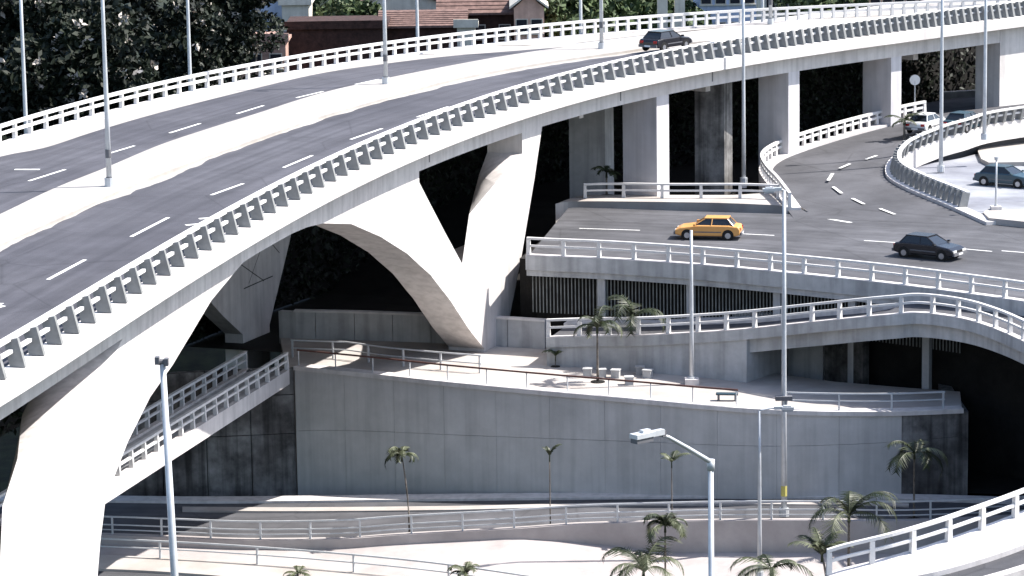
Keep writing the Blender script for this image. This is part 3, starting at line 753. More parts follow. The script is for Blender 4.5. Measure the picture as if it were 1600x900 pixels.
# added black bank behind the columns, standing in for the shade under the viaduct
def leafcloud(pts_fn, n, size, name, m_, parent=None, kind=None, seed=1):
    r = random.Random(seed); V = []; Fc = []
    for i in range(n):
        c = pts_fn(r); s = size * r.uniform(.6, 1.3)
        a = Vector((r.gauss(0, 1), r.gauss(0, 1), r.gauss(0, 1))).normalized(); b = a.orthogonal().normalized()
        b = (Matrix.Rotation(r.uniform(0, 6.28), 3, a) @ b); c2_ = a.cross(b)
        k = len(V); V += [c - b * s, c + c2_ * s * .5, c + b * s, c - c2_ * s * .5]; Fc.append((k, k + 1, k + 2, k + 3))
    return mk(name, V, Fc, m_, parent, kind=kind)
nb_ = [p for p in near if 100 < p.y < 275]
def bank_off(y): return interp([(100, 22.4), (228, 22.2), (239, 18.2), (243, 17.6), (250, 13.6), (300, 13.4)], y)
o1_ = offset(nb_, -1.0)
bank = [p + (q - p) * bank_off(p.y) for p, q in zip(nb_, o1_)]
# (seen from the front only between the piers; stands right under the far edge of the deck)
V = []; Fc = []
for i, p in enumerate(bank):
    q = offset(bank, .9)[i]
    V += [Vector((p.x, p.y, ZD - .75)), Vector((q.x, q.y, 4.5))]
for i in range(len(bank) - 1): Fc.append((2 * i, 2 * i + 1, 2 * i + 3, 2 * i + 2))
mk('shade_bank', V, Fc, 'soil_shade', kind='structure')
bank_o = offset(bank, .9); LB = lens(bank)
def bankpt(r):
    i = r.uniform(0, len(bank) - 1.01); k = int(i); f = i - k; t = r.random()
    a = bank[k].lerp(bank[k + 1], f); b = bank_o[k].lerp(bank_o[k + 1], f)
    return Vector((a.x + (b.x - a.x) * t + r.uniform(0, .6), a.y + (b.y - a.y) * t - r.uniform(0, .7), ZD - .75 + (4.5 - ZD + .75) * t + r.uniform(0, .4)))
leafcloud(bankpt, 42000, .25, 'shade_leaves', 'leaf', kind='stuff', seed=5)
# near-black floor under the viaduct, deck shade put into its colour
fo = [p for p in near if p.y > 60 and p.y < 275]
A = [Vector((p.x, p.y, 4.5)) for p in offset(fo, -14)]
def flz(p): return ZT - .5 if p.y < 235 else 8.0
df = [q for q in fo if q.y > 197]
def dz_(p): return 4.4 + 4.6 * max(0, min(1, (p.y - 214) / 14))
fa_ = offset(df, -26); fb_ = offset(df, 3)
sheet('shade_floor', [Vector((p.x, p.y, dz_(q))) for p, q in zip(fa_, df)], [Vector((p.x, p.y, dz_(q))) for p, q in zip(fb_, df)], 'soil_shade')

# ================================================================== FOOTBRIDGE at the left
fa = P(452, 577, ZT); fb = P(150, 768, 6.0); fdir = (fb - fa)
fp = [fa.lerp(fb, t / 12) for t in range(0, 16)]
fbr = empty('footbridge', fa, 'sloping white footbridge running down from the terrace behind the arch leg', 'footbridge')
# right of travel (terrace->down) is away from camera
m = MB(); m.sweep(fp, [(0, -.95), (0, .0), (.35, .0), (.35, -.95)]); m.build('near_beam', 'white_concrete', fbr)
m = MB(); m.sweep(fp, [(2.6, -.75), (2.6, 0), (2.95, 0), (2.95, -.75)]); m.build('far_beam', 'white_concrete', fbr)
m = MB(); m.sweep(fp, [(.34, -.4), (.34, -.15), (2.61, -.15), (2.61, -.4)]); m.build('walkway', 'grey_concrete', fbr)
fdl = (fb - fa).length
railing('footbridge_railing', mirror([p + Vector((0, 0, .0)) for p in offset(fp, .15)]), 2.2, 'bracket', 'near side railing of the sloping footbridge with white bars', h=1.1)
railing('footbridge_railing', [p + Vector((0, 0, .0)) for p in offset(fp, 2.8)], 2.2, 'bracket', 'far side railing of the sloping footbridge half in shade', h=1.1)

# ================================================================== LAMPS AND POLES
def pole(name, base, z1, r0, r1, label, cat='lamp post', group=None, lean=(0, 0), block=None, mat_='pole_metal'):
    root = empty(name, base, label, cat, group)
    m = MB(); h = z1 - base.z
    m.tube([base + Vector((lean[0] * t, lean[1] * t, h * t)) for t in (0, .33, .66, 1)], [r0, r0 * .67 + r1 * .33, r0 * .33 + r1 * .67, r1], 10)
    m.build('pole', mat_, root, True)
    m = MB(); m.tube([base, base + Vector((0, 0, .45))], r0 * 1.7, 10); m.build('base', mat_, root)
    if block:
        m = MB(); m.box(base.x - block, base.x + block, base.y - block, base.y + block, base.z - .3, base.z + .35); m.build('footing', 'white_concrete', root)
    return root
def lamp_head(root, top, d, L=1.9, rise=.7, n=1):
    d = Vector((d[0], d[1], 0)).normalized()
    pts = [top + d * (L * t) + Vector((0, 0, rise * math.sin(t * 1.57))) for t in (0, .25, .5, .75, 1)]
    m = MB(); m.tube(pts, [.06, .055, .05, .045, .04], 8); m.build('arm', 'pole_metal', root, True)
    e = pts[-1]; sd_ = Vector((-d.y, d.x, 0))
    m = MB(); M = Matrix(((d.x, sd_.x, 0, e.x), (d.y, sd_.y, 0, e.y), (0, 0, 1, e.z), (0, 0, 0, 1)))
    m.box(-.1, .35, -.11, .11, -.08, .09, M); m.box(.3, .95, -.19, .19, -.1, .06, M); m.box(.4, .8, -.12, .12, .06, .13, M)
    hd = m.build('lamp_head', 'pole_metal', root)
    m = MB(); m.box(.36, .9, -.15, .15, -.2, -.102, M); m.build('lens', 'lamp_glass', hd)
g_med = 'tall lamp posts standing in the viaduct median'
medposts = [(171, 291, 'tallest lamp post in the viaduct median, nearest the left edge'), (603, 131, 'lamp post in the viaduct median in front of the dark brown house'),
            (940, 76, 'lamp post in the viaduct median near the dark car'), (1204, 38, 'slim lamp post in the viaduct median far along the bend')]
for x, y, lb in medposts:
    b = P(x, y, ZD + .18); r_ = pole('lamp_post', b, b.z + 13, .15, .08, lb, group=g_med)
    lamp_head(r_, Vector((b.x, b.y, b.z + 13)), (-1, .2)); lamp_head(r_, Vector((b.x, b.y, b.z + 13)), (1, -.2))
    m = MB(); m.tube([b + Vector((0, 0, 1.55)), b + Vector((0, 0, 2.0))], .165, 10); m.tube([b + Vector((0, 0, .0)), b + Vector((0, 0, .5))], .17, 10); m.build('dark_band', 'pole_dark', r_)
g_far = 'lamp posts behind the far railing of the viaduct'
for x, y, lb in [(43, 182, 'lamp post behind the far railing in front of the dark trees at far left'), (301, 118, 'lamp post behind the far railing where the dark trees end'),
                 (658, 60, 'lamp post behind the far railing in front of the brown roofed house'), (914, 34, 'lamp post behind the far railing just right of the pink house'), (1199, 12, 'lamp post behind the far railing near the top right')]:
    b = P(x, y, ZD + 1.2); b = Vector((b.x - .3, b.y + 1.2, ZD - 8)); r_ = pole('lamp_post', b, b.z + 20, .17, .08, lb, group=g_far)
    lamp_head(r_, Vector((b.x, b.y, b.z + 20)), (1, -.4))
for x, y, z, yt, lb, blk, hd in [
    (1162, 287, 10.85, -40, 'tall pale lamp post rising from the island past the viaduct railing', .2, (1, 0)),
    (1470, 268, 11.1, -60, 'tall lamp post on the paved island passing the viaduct railing', .2, (-1, 0)),
    (1538, 218, 13.0, -60, 'grey lamp post near the right edge beyond the slip road', None, (-1, 0))]:
    b = P(x, y, z); t = topz(b, yt); r_ = pole('lamp_post', b, t, .16, .09, lb, block=blk); lamp_head(r_, Vector((b.x, b.y, t)), hd)
b = P(1081, 600, ZT); t = topz(b, 360); r_ = pole('lamp_post', b, t, .14, .09, 'grey lamp post standing on the white terrace with a square footing', block=.42)
b = P(1225, 806, -.2); t = topz(b, 298); r_ = pole('lamp_post', b, t, .17, .1, 'very tall post in front of the grey wall with a yellow band near its foot')
lamp_head(r_, Vector((b.x, b.y, t)), (-1, -.1), L=.25, rise=.1)
zb = topz(b, 775); m = MB(); m.tube([Vector((b.x, b.y, zb)), Vector((b.x, b.y, zb + .6))], .17, 10); m.build('yellow_band', 'yellow_band', r_)
zb = topz(b, 622); m = MB(); m.box(b.x - .5, b.x + .45, b.y - .3, b.y + .1, zb - .1, zb + .14); m.build('bracket', 'pole_dark', r_)
b = P(1187, 905, -1.8); t = topz(b, 642); r_ = pole('lamp_post', b, t, .13, .07, 'slim lamp post in front of the grey wall, left of the very tall one')
lamp_head(r_, Vector((b.x, b.y, t)), (1, 0), L=.9, rise=.15)
b = P(1555, 328, 11.0); t = topz(b, 245)
# near posts, in front of everything
d90 = PY(1108, 722, 92); b = Vector((d90.x + .05, d90.y, 0)); r_ = pole('street_lamp', b, d90.z, .14, .078, 'nearest street lamp with a long pale arm reaching left across the grey wall')
tl = PY(1022, 676, 90.5); top = Vector((b.x, b.y, d90.z))
pts = [top + Vector((0, 0, 0)), top.lerp(tl, .12) + Vector((0, 0, .02)), top.lerp(tl, .4) + Vector((0, 0, .06)), top.lerp(tl, .75) + Vector((0, 0, .09)), tl]
m = MB(); m.tube(pts, [.075, .07, .065, .055, .05], 10); m.tube([top - Vector((0, 0, .25)), top + Vector((0, 0, .08))], .115, 12); m.build('arm', 'pole_metal', r_, True)
dx = (tl - top); dx.z = 0; dx.normalize(); sx = Vector((-dx.y, dx.x, 0)); zz = Vector((0, 0, 1))
M = Matrix(((dx.x, sx.x, 0, tl.x), (dx.y, sx.y, 0, tl.y), (0, 0, 1, tl.z), (0, 0, 0, 1)))
m = MB(); m.box(-.35, .15, -.09, .09, -.1, .06, M); m.box(.1, .82, -.17, .17, -.06, .07, M); m.box(.2, .5, -.08, .08, .07, .15, M); hd = m.build('lamp_head', 'pole_metal', r_)
m = MB(); m.box(.15, .8, -.14, .14, -.2, -.062, M); m.box(-.42, -.28, -.08, .08, -.17, .0, M); m.build('lens', 'pole_dark', hd)
d100 = PY(254, 566, 104); b = Vector((d100.x + .5, d100.y, 0)); r_ = pole('street_lamp', b, d100.z, .21, .1, 'tall white post in front of the big arch leg at left with a floodlight cap', lean=(-.5, 0))
tp = Vector((d100.x, d100.y, d100.z))
m = MB(); m.tube([tp + Vector((-.14, 0, .02)), tp + Vector((.16, 0, -.02))], [.11, .11], 12); m.box(tp.x - .24, tp.x - .1, tp.y - .18, tp.y + .1, tp.z - .05, tp.z + .2); m.box(tp.x + .06, tp.x + .2, tp.y - .18, tp.y + .1, tp.z - .1, tp.z + .14); m.build('floodlight', 'pole_dark', r_)

# round sign and forked post
b = P(1429, 186, 12.6); t = topz(b, 118); r_ = empty('round_sign', b, 'round white sign on a thin pole beside the last blade column', 'sign')
m = MB(); m.tube([b, Vector((b.x, b.y, t - .4))], .05, 8); m.build('pole', 'pole_metal', r_)
m = MB(); m.tube([Vector((b.x, b.y - .04, t - .35)), Vector((b.x, b.y + .0, t - .35))], .42, 20); m.build('disc', 'sign_white', r_)

# lower right ramp with its railing, near the camera
rr_px = [(1292,906,8.98),(1322,897,9.2),(1393,880,9.6),(1461,860,9.9),(1530,836,10.2),(1590,814,10.5),(1680,778,10.9)]
rr = [P(*q) for q in smooth(rr_px, 4)]
nr_root = empty('near_ramp', rr[0], 'white concrete ramp rising at the lower right corner', 'ramp')
sheet('ramp_deck', offset(rr, 2.8), offset(rr, 4.8), 'asphalt_old', dz=-.02, thick=.5, parent=nr_root, kind=None)
m = MB(); m.sweep(rr, [(-.35, -1.0), (-.35, .2), (2.85, .2), (2.85, -1.0)]); m.build('kerb', 'white_concrete', nr_root)
m = MB(); m.sweep(offset(rr, 5.0), [(-.35, -1.0), (-.35, .2), (.15, .2), (.15, -1.0)]); m.build('near_kerb', 'white_concrete', nr_root)
m = MB(); m.sweep(rr, [(.6, -2.2), (.6, -.95), (3.6, -.95), (3.6, -2.2)]); m.build('girder', 'grey_concrete', nr_root)
for f in (.25, .8):
    p, t = at(rr, lens(rr)[-1] * f); q = p + Vector((t.y, -t.x, 0)) * 2
    m = MB(); m.tube([(q.x, q.y, -5), (q.x, q.y, p.z - 2)], .5, 16); m.build('column', 'grey_concrete', nr_root)
railing('ramp_railing', mirror(up(rr, .2)), 1.9, 'bracket', 'bright white railing of the ramp in the lower right corner', h=1.12)

# ================================================================== PALMS AND TREES
def frond_mesh(L, droop, n=16, wl=.55, seed=0, up0=.9):
    r = random.Random(seed); V = []; Fc = []
    pts = []; ang = up0; p = Vector((0, 0, 0))
    for i in range(n + 1):
        pts.append(p.copy()); p = p + Vector((math.cos(ang), 0, math.sin(ang))) * (L / n); ang -= droop / n * (.6 + 1.1 * i / n)
    m = MB(); m.tube(pts, [.028 * (1 - .8 * i / n) + .006 for i in range(n + 1)], 4)
    for i in range(2, n + 1):
        for sd_ in (-1, 1):
            for q in range(2):
                t = (i - q * .5) / n; w_ = wl * (math.sin(min(1, t * 1.15) * 2.7) * .8 + .25) * r.uniform(.8, 1.1)
                a = pts[i].lerp(pts[i - 1], q * .5); d = (pts[i] - pts[i - 1]).normalized()
                tip = a + d * w_ * .55 + Vector((0, sd_ * w_ * .8, -w_ * r.uniform(.15, .5)))
                wv = d * .05
                m.add([a - wv, a + wv, tip], [(0, 1, 2)])
    return m
FR = {}
def palm(base, crown_y, w_px, label, nf=11, seed=1, light=False, group=None, up0=(.4, 1.3), droop=2.0, lean=0, thin=False, trunk_r=.09, upright=False):
    root = empty('palm_tree', base, label, 'palm tree', group)
    zt_ = topz(base, crown_y) if crown_y is not None else base.z + 3; h = zt_ - base.z
    r = random.Random(seed); sc_ = w_px / scale_at(base) / 2
    top = base + Vector((lean, 0, h))
    m = MB(); m.tube([base + Vector((lean * t * t, 0, h * t)) for t in (0, .25, .5, .75, 1)], [trunk_r * 1.3, trunk_r, trunk_r * .9, trunk_r * .85, trunk_r * .7], 8); m.build('trunk', 'trunk', root, True)
    pit = MB(); pit.tube([base + Vector((0, 0, -.05)), base + Vector((0, 0, .06))], [trunk_r * 4 + .2, trunk_r * 4 + .15], 12); pit.build('soil_pit', 'soil_shade', root)
    cr = MB(); cr.tube([top - Vector((0, 0, .35)), top + Vector((0, 0, .15))], [trunk_r * 1.25, trunk_r * .7], 7); cr.build('crown_shaft', 'palm_leaf', root)
    for i in range(nf):
        u0 = r.uniform(*up0); L = sc_ * r.uniform(.75, 1.4); mm = frond_mesh(L, droop * r.uniform(.8, 1.2), 14, wl=L * .3, seed=seed * 31 + i, up0=u0)
        a = 6.283 * i / nf + r.uniform(-.5, .5)
        o = mm.build('frond', 'palm_light' if (light and r.random() < .75) or (not light and r.random() < .3) else 'palm_leaf', root)
        o.matrix_parent_inverse = Matrix.Identity(4)
        o.matrix_basis = Matrix.Translation(top - base) @ Matrix.Rotation(a, 4, 'Z')
    return root
palm(P(640, 835, -2.1), 712, 62, 'thin palm with pale tufted crown before the left half of the grey wall', 10, 3, True, lean=-.35, trunk_r=.05, droop=2.4)
palm(P(860, 822, -1.4), 712, 44, 'small palm with only a few upright leaves against the middle of the grey wall', 4, 5, up0=(1.0, 1.4), droop=1.1, trunk_r=.035)
palm(P(1050, 815, -.9), 722, 48, 'small dark palm seen just behind the arm of the nearest street lamp', 6, 8, up0=(.8, 1.3), droop=1.4, trunk_r=.035)
palm(P(1428, 812, 0), 708, 112, 'wide palm in front of the shaded right end of the grey wall', 10, 12, up0=(.2, 1.1), droop=1.9, trunk_r=.06)
palm(P(1326, 905, -1.6), 806, 150, 'large dark palm standing in front of the lower road railing at right', 10, 17, up0=(.5, 1.3), droop=1.9, trunk_r=.08)
palm(P(1293, 935, -1.9), 868, 90, 'green feathery palm just left of the large dark palm', 12, 21, True, up0=(.9, 1.45), droop=1.4, lean=-.3, trunk_r=.07)
palm(P(1205, 960, -2.1), 890, 130, 'low palm cut by the bottom edge with long arching leaves', 8, 25, up0=(.3, 1.1), droop=1.8, trunk_r=.08)
palm(P(1040, 945, -2.4), 822, 90, 'feathery green palm left of the nearest street lamp', 14, 28, True, up0=(.3, 1.4), droop=2.3, trunk_r=.06)
palm(P(1006, 965, -2.6), 893, 150, 'broad palm at the bottom edge below the feathery one', 11, 33, True, up0=(.6, 1.35), droop=2.2, trunk_r=.08)
palm(P(728, 935, -3.2), 898, 60, 'small shaggy palm at the bottom edge near the middle', 9, 37, True, up0=(.7, 1.45), droop=1.9, trunk_r=.06)
palm(P(466, 925, -3.6), 896, 44, 'small low palm at the bottom edge left of centre', 7, 41, True, up0=(.3, 1.2), droop=1.6, trunk_r=.05)
palm(P(934, 597, ZT), 512, 105, 'dark palm on the terrace in front of the rising ramp railing', 10, 44, up0=(.4, 1.4), droop=2.3, trunk_r=.07)
palm(P(985, 577, ZT), 497, 130, 'looser palm on the terrace behind the dark one', 8, 47, up0=(.6, 1.4), droop=2.4, trunk_r=.06, lean=.2)
palm(P(868, 573, ZT), 556, 36, 'tiny palm seedling at the left of the terrace palms', 5, 51, up0=(.8, 1.4), droop=1.5, trunk_r=.03)
palm(P(1413, 226, 12.0), 188, 55, 'small dark palm with a pale trunk by the tip of the slip road bend', 9, 53, up0=(.1, 1.2), droop=1.2, trunk_r=.1)
palm(P(948, 306, 10.7), 270, 50, 'small dark palm in the shade below the viaduct left of the blade column', 8, 57, up0=(.3, 1.3), droop=1.8, trunk_r=.08)

# stools and tables on the terrace
for i, (x, y) in enumerate([(950, 569), (967, 577), (988, 566), (978, 574), (1000, 574), (1030, 568), (940, 589), (918, 588), (983, 601), (1012, 590), (1018, 578), (962, 590), (1042, 580), (1000, 585)]):
    names = ['at the back left of the group', 'in the middle of the front', 'at the back beside the palm trunk', 'between two others in the centre', 'right of centre with a dark side', 'at the far right of the group',
             'at the foot of the dark palm', 'at the far left of the group', 'nearest the terrace edge', 'in front of the right end', 'just behind the right end', 'in front of the dark palm trunk, second row', 'at the extreme right, in front', 'in the very middle']
    b = P(x, y, ZT); a = R.uniform(-.4, .4); M = Matrix.Translation(b) @ Matrix.Rotation(a, 4, 'Z')
    m = MB(); s_b = .25; m.box(-s_b, s_b, -s_b, s_b, 0, .45, M); m.box(-s_b - .04, s_b + .04, -s_b - .04, s_b + .04, .455, .52, M)
    o = m.build('stone_stool', 'grey_concrete'); tag(o, 'square concrete stool ' + names[i] + ' by the terrace palms', 'stool', 'concrete stools around the terrace palms')
b = P(1136, 626, ZT)
r_ = empty('bench', b, 'dark bench with a pale green top near the terrace handrail end', 'bench')
M = Matrix.Translation(b) @ Matrix.Rotation(-.12, 4, 'Z')
m = MB(); m.box(-.65, .65, -.22, .22, .36, .46, M); m.build('seat', 'paint_teal', r_)
for sx_ in (-.5, .5):
    m = MB(); m.box(sx_ - .06, sx_ + .06, -.2, .2, 0, .358, M); m.build('leg', 'pole_dark', r_)

# trees beyond
def tree_mesh(seed, rad, h, n, leaf, m_, pale_fleck=0):
    r = random.Random(seed); cl = []
    for i in range(26):
        a = r.uniform(0, 6.28); q = r.uniform(0, 1) ** .6 * rad * .8; z = h * r.uniform(.25, .95)
        k = 1 - abs(z / h - .6) * 1.1; cl.append((Vector((math.cos(a) * q * k, math.sin(a) * q * k, z)), rad * r.uniform(.22, .42)))
    def fn(rr):
        c, s = cl[rr.randrange(len(cl))]; v = Vector((rr.gauss(0, 1), rr.gauss(0, 1), rr.gauss(0, 1))).normalized() * s * rr.uniform(.75, 1.05); v.z *= .8
        return c + v
    return fn, cl
TT = []
def make_tree(base, rad, h, seed, label, group, n=5200, m_='leaf', bl=120, name='broadleaf_tree'):
    root = empty(name, base, label, 'tree', group)
    fn, cl = tree_mesh(seed, rad, h, n, .3, m_)
    o = leafcloud(fn, n, .34, 'crown', m_, root, seed=seed); o.matrix_parent_inverse = Matrix.Identity(4)
    if bl:
        # pale quads in small clusters through the crown
        rr = random.Random(seed + 1); cs = [fn(rr) for _ in range(max(3, bl // 11))]
        def fb(r2): return cs[r2.randrange(len(cs))] + Vector((r2.gauss(0, .2), r2.gauss(0, .2), r2.gauss(0, .17)))
        o = leafcloud(fb, bl, .3, 'pale_fleck', 'pale_fleck', root, seed=seed + 2); o.matrix_parent_inverse = Matrix.Identity(4)
    m = MB(); m.tube([(0, 0, -2), (0, 0, h * .3), (0, 0, h * .6)], [rad * .09, rad * .07, rad * .03], 8)
    for c, s in cl[:7]: m.tube([(0, 0, h * .3), tuple(c * .6), tuple(c)], [rad * .045, rad * .03, rad * .012], 5)
    o = m.build('trunk', 'trunk', root); o.matrix_parent_inverse = Matrix.Identity(4)
    return root
def copy_tree(src, base, label, group, rz, sc_):
    r_ = src.copy(); col.objects.link(r_); r_.location = base; r_['label'] = label; r_['group'] = group; r_.rotation_euler[2] = rz; r_.scale = (sc_, sc_, sc_)
    for c in list(src.children):
        k = c.copy(); col.objects.link(k); k.parent = r_
    return r_
g1 = 'dark, pale-flecked trees behind the viaduct at the left'
T1 = make_tree(Vector((-43, 224, 2)), 7.5, 22, 3, 'large dark tree with pale flecks at the top left corner', g1, n=15000, bl=1000)
T2 = make_tree(Vector((-34.5, 234, 2)), 7, 23, 9, 'dark tree with scattered pale flecks between the two left lamp posts', g1, n=15000, bl=1000)
T3 = make_tree(Vector((-42, 246, 3)), 7.5, 24, 14, 'dark tree standing behind the one at the top left corner', g1, n=15000, bl=800)
for i, (x, y, z, lb) in enumerate([(-31, 238, 4, 'dark tree right of the tallest median lamp post'), (-25.5, 252, 5, 'pale-flecked tree behind the third lamp post'), (-30, 262, 6, 'dark tree behind the row near the blue house'),
                              (-52, 238, 3, 'dark tree at the extreme left edge behind the railing'), (-37, 250, 5, 'tree filling the gap in the middle of the dark row'), (-22.5, 262, 7, 'last tree of the dark row beside the pink rubble'), (-50, 212, 1, 'low dark tree nearest the left end of the far railing')]):
    copy_tree((T1, T2, T3)[i % 3], Vector((x, y, z)), lb, g1, i * 1.3, [.95, .9, .9, 1.05, 1.0, .72, .7][i])
g2 = 'green trees among the houses along the top'
T4 = make_tree(Vector((-15, 300, 9)), 4.5, 10, 23, 'green tree behind the blue house and left of the brown roofs', g2, n=6500, m_='leaf_mid', bl=30)
for i, (px, Y, z, s, lb) in enumerate([(520, 318, 9, .9, 'green tree above the low wall left of the brown roofs'), (885, 292, 9, .85, 'green tree just right of the pink house'), (925, 300, 8, .8, 'second green tree right of the pink house'), (985, 305, 8.5, .85, 'green tree by the white gate pillar'),
                           (1035, 312, 8, .7, 'green tree left of the pale blue block'), (1075, 300, 7.5, .7, 'small green tree close to the pale blue block'), (575, 330, 10, .9, 'green tree right behind the white gable'), (1290, 320, 9, .8, 'small green tree far along the far railing')]):
    p = PY(px, 20, Y); copy_tree(T4, Vector((p.x, p.y, z)), lb, g2, i * 1.7, s * 1.35)

# houses beyond the viaduct
def house(name, x0, x1, ytop, Y, depth, mw, mr, label, roof='flat', zb=7, rz=0, windows=2, pitchh=1.6, rows=1):
    a, b = PY(x0, ytop, Y), PY(x1, ytop, Y); W = b.x - a.x; H = a.z - zb
    root = empty(name, Vector(((a.x + b.x) / 2, Y, zb)), label, 'house', rz=rz)
    def add(m, nm, mt, par=None):
        o = m.build(nm, mt); o.parent = par or root; return o
    m = MB(); m.box(-W / 2, W / 2, 0, depth, 0, H); add(m, 'wall', mw)
    if roof == 'flat':
        m = MB(); m.box(-W / 2 - .3, W / 2 + .3, -.3, depth + .3, H, H + .25); m.box(-W / 2 - .3, W / 2 + .3, -.3, -.1, H + .25, H + .7); add(m, 'roof', mr)
    elif roof == 'gable':      # ridge along x
        e = .5; V = [(-W / 2 - e, -e, H - .1), (W / 2 + e, -e, H - .1), (W / 2 + e, depth + e, H - .1), (-W / 2 - e, depth + e, H - .1), (-W / 2 - e, depth / 2, H + pitchh), (W / 2 + e, depth / 2, H + pitchh)]
        V += [(x, y, z + .2) for x, y, z in V]
        m = MB(); m.add(V, [(6, 7, 11, 10), (8, 9, 10, 11), (0, 4, 5, 1), (2, 5, 4, 3), (0, 1, 7, 6), (2, 3, 9, 8), (0, 6, 10, 4), (4, 10, 9, 3), (1, 5, 11, 7), (5, 2, 8, 11)]); add(m, 'roof', mr)
        m = MB(); m.add([(-W / 2, 0.1, H), (-W / 2, depth - .1, H), (-W / 2, depth / 2, H + pitchh - .1), (W / 2, 0.1, H), (W / 2, depth - .1, H), (W / 2, depth / 2, H + pitchh - .1)], [(0, 2, 1), (3, 4, 5)]); add(m, 'gable', mw)
        for k in range(int(depth / 2 / .55)):           # tile courses
            t = k * .55; z = H - .1 + .2 + (t + e) / (depth / 2 + e) * (pitchh + .1) ; m = MB(); m.box(-W / 2 - e, W / 2 + e, t - .06, t + .06, z - .05, z + .05); add(m, 'tile_course', mr)
    elif roof == 'gable_y':    # ridge along y, gable to camera
        e = .4; V = [(-W / 2 - e, -e, H - .1), (W / 2 + e, -e, H - .1), (W / 2 + e, depth + e, H - .1), (-W / 2 - e, depth + e, H - .1), (0, -e, H + pitchh), (0, depth + e, H + pitchh)]
        V += [(x, y, z + .2) for x, y, z in V]
        m = MB(); m.add(V, [(6, 10, 11, 9), (10, 7, 8, 11), (0, 3, 5, 4), (4, 5, 2, 1), (0, 4, 10, 6), (4, 1, 7, 10), (3, 9, 11, 5), (5, 11, 8, 2), (0, 6, 9, 3), (1, 2, 8, 7)]); add(m, 'roof', mr)
        m = MB(); m.add([(-W / 2, .02, H - .05), (W / 2, .02, H - .05), (0, .02, H + pitchh - .05)], [(0, 1, 2)]); add(m, 'gable', mw)
    for rrw in range(rows):
        for i in range(windows):
            x = -W / 2 + W * (i + .5) / windows; z = H - 2.3 - rrw * 3.0
            m = MB(); m.box(x - .55, x + .55, -.06, .04, z, z + 1.3); f = add(m, 'window', 'plaster_cream')
            m = MB(); m.box(x - .46, x + .46, -.1, -.062, z + .08, z + 1.22); o = m.build('pane', 'window_dark'); o.parent = f
            m = MB(); m.box(x - .65, x + .65, -.2, -.001, z - .12, z - .01); o = m.build('sill', 'plaster_cream'); o.parent = f
    return root
house('blue_house', 378, 444, -40, 300, 8, 'plaster_blue', 'plaster_cream', 'tall pale blue house at the top between trees and white shed', windows=2, rows=2)
house('white_shed', 440, 482, 8, 296, 6, 'plaster_cream', 'plaster_cream', 'small cream and white shed right of the pale blue house', windows=1)
house('rubble_shed', 352, 446, 66, 272, 6, 'brick_pink', 'brick_pink', 'low pinkish brick shed behind the far railing below the blue house', windows=3, zb=6)
house('brown_shed', 448, 600, 46, 276, 9, 'roof_brown', 'roof_brown', 'long low dark brown shed behind the far railing', windows=0, zb=5, roof='flat')
house('brown_shed', 598, 722, 42, 282, 8, 'roof_brown', 'roof_tile', 'dark shed with a sloping tiled roof left of the pink house', windows=0, zb=5, roof='gable', pitchh=.9)
house('red_roof_house', 690, 808, 22, 290, 14, 'roof_brown', 'roof_tile', 'dark walled house with a red brown tiled roof', windows=3, zb=6, roof='gable', pitchh=4)
house('pink_house', 803, 850, 12, 284, 10, 'plaster_pink', 'plaster_cream', 'small pink house with two windows right of the red roof', windows=2, zb=6, roof='gable_y', pitchh=1.2)
house('white_gable_house', 560, 690, 6, 310, 10, 'plaster_cream', 'roof_tile', 'pale house behind the dark sheds with a low gable', windows=3, zb=7, roof='gable_y', pitchh=1.4)
house('cream_hut', 714, 742, 43, 274, 3, 'plaster_cream', 'plaster_cream', 'tiny cream hut peeping over the far railing below the red roof', windows=0, zb=6)
house('blue_block', 1092, 1182, -30, 310, 10, 'plaster_blue', 'plaster_cream', 'pale blue block with a flat roof at the top right of centre', windows=4, rows=3)
house('white_block', 1195, 1330, -20, 330, 10, 'plaster_cream', 'plaster_cream', 'pale block far behind the far railing at top right', windows=7, rows=3)
house('pink_block', 1340, 1470, -20, 335, 10, 'plaster_pink', 'plaster_cream', 'pinkish block far behind the far railing near the top right corner', windows=7, rows=3)
house('grey_block', 1480, 1640, -20, 335, 10, 'plaster_cream', 'plaster_cream', 'cream block at the top right corner', windows=8, rows=3)
for x in (1035, 1062):
    p = PY(x, 20, 285); m = MB(); m.box(p.x - .45, p.x + .45, 284.6, 285.4, 6, 20); o = m.build('gate_pillar', 'plaster_cream'); tag(o, ('left' if x < 1050 else 'right') + ' one of two white pillars standing before the green trees', 'pillar')

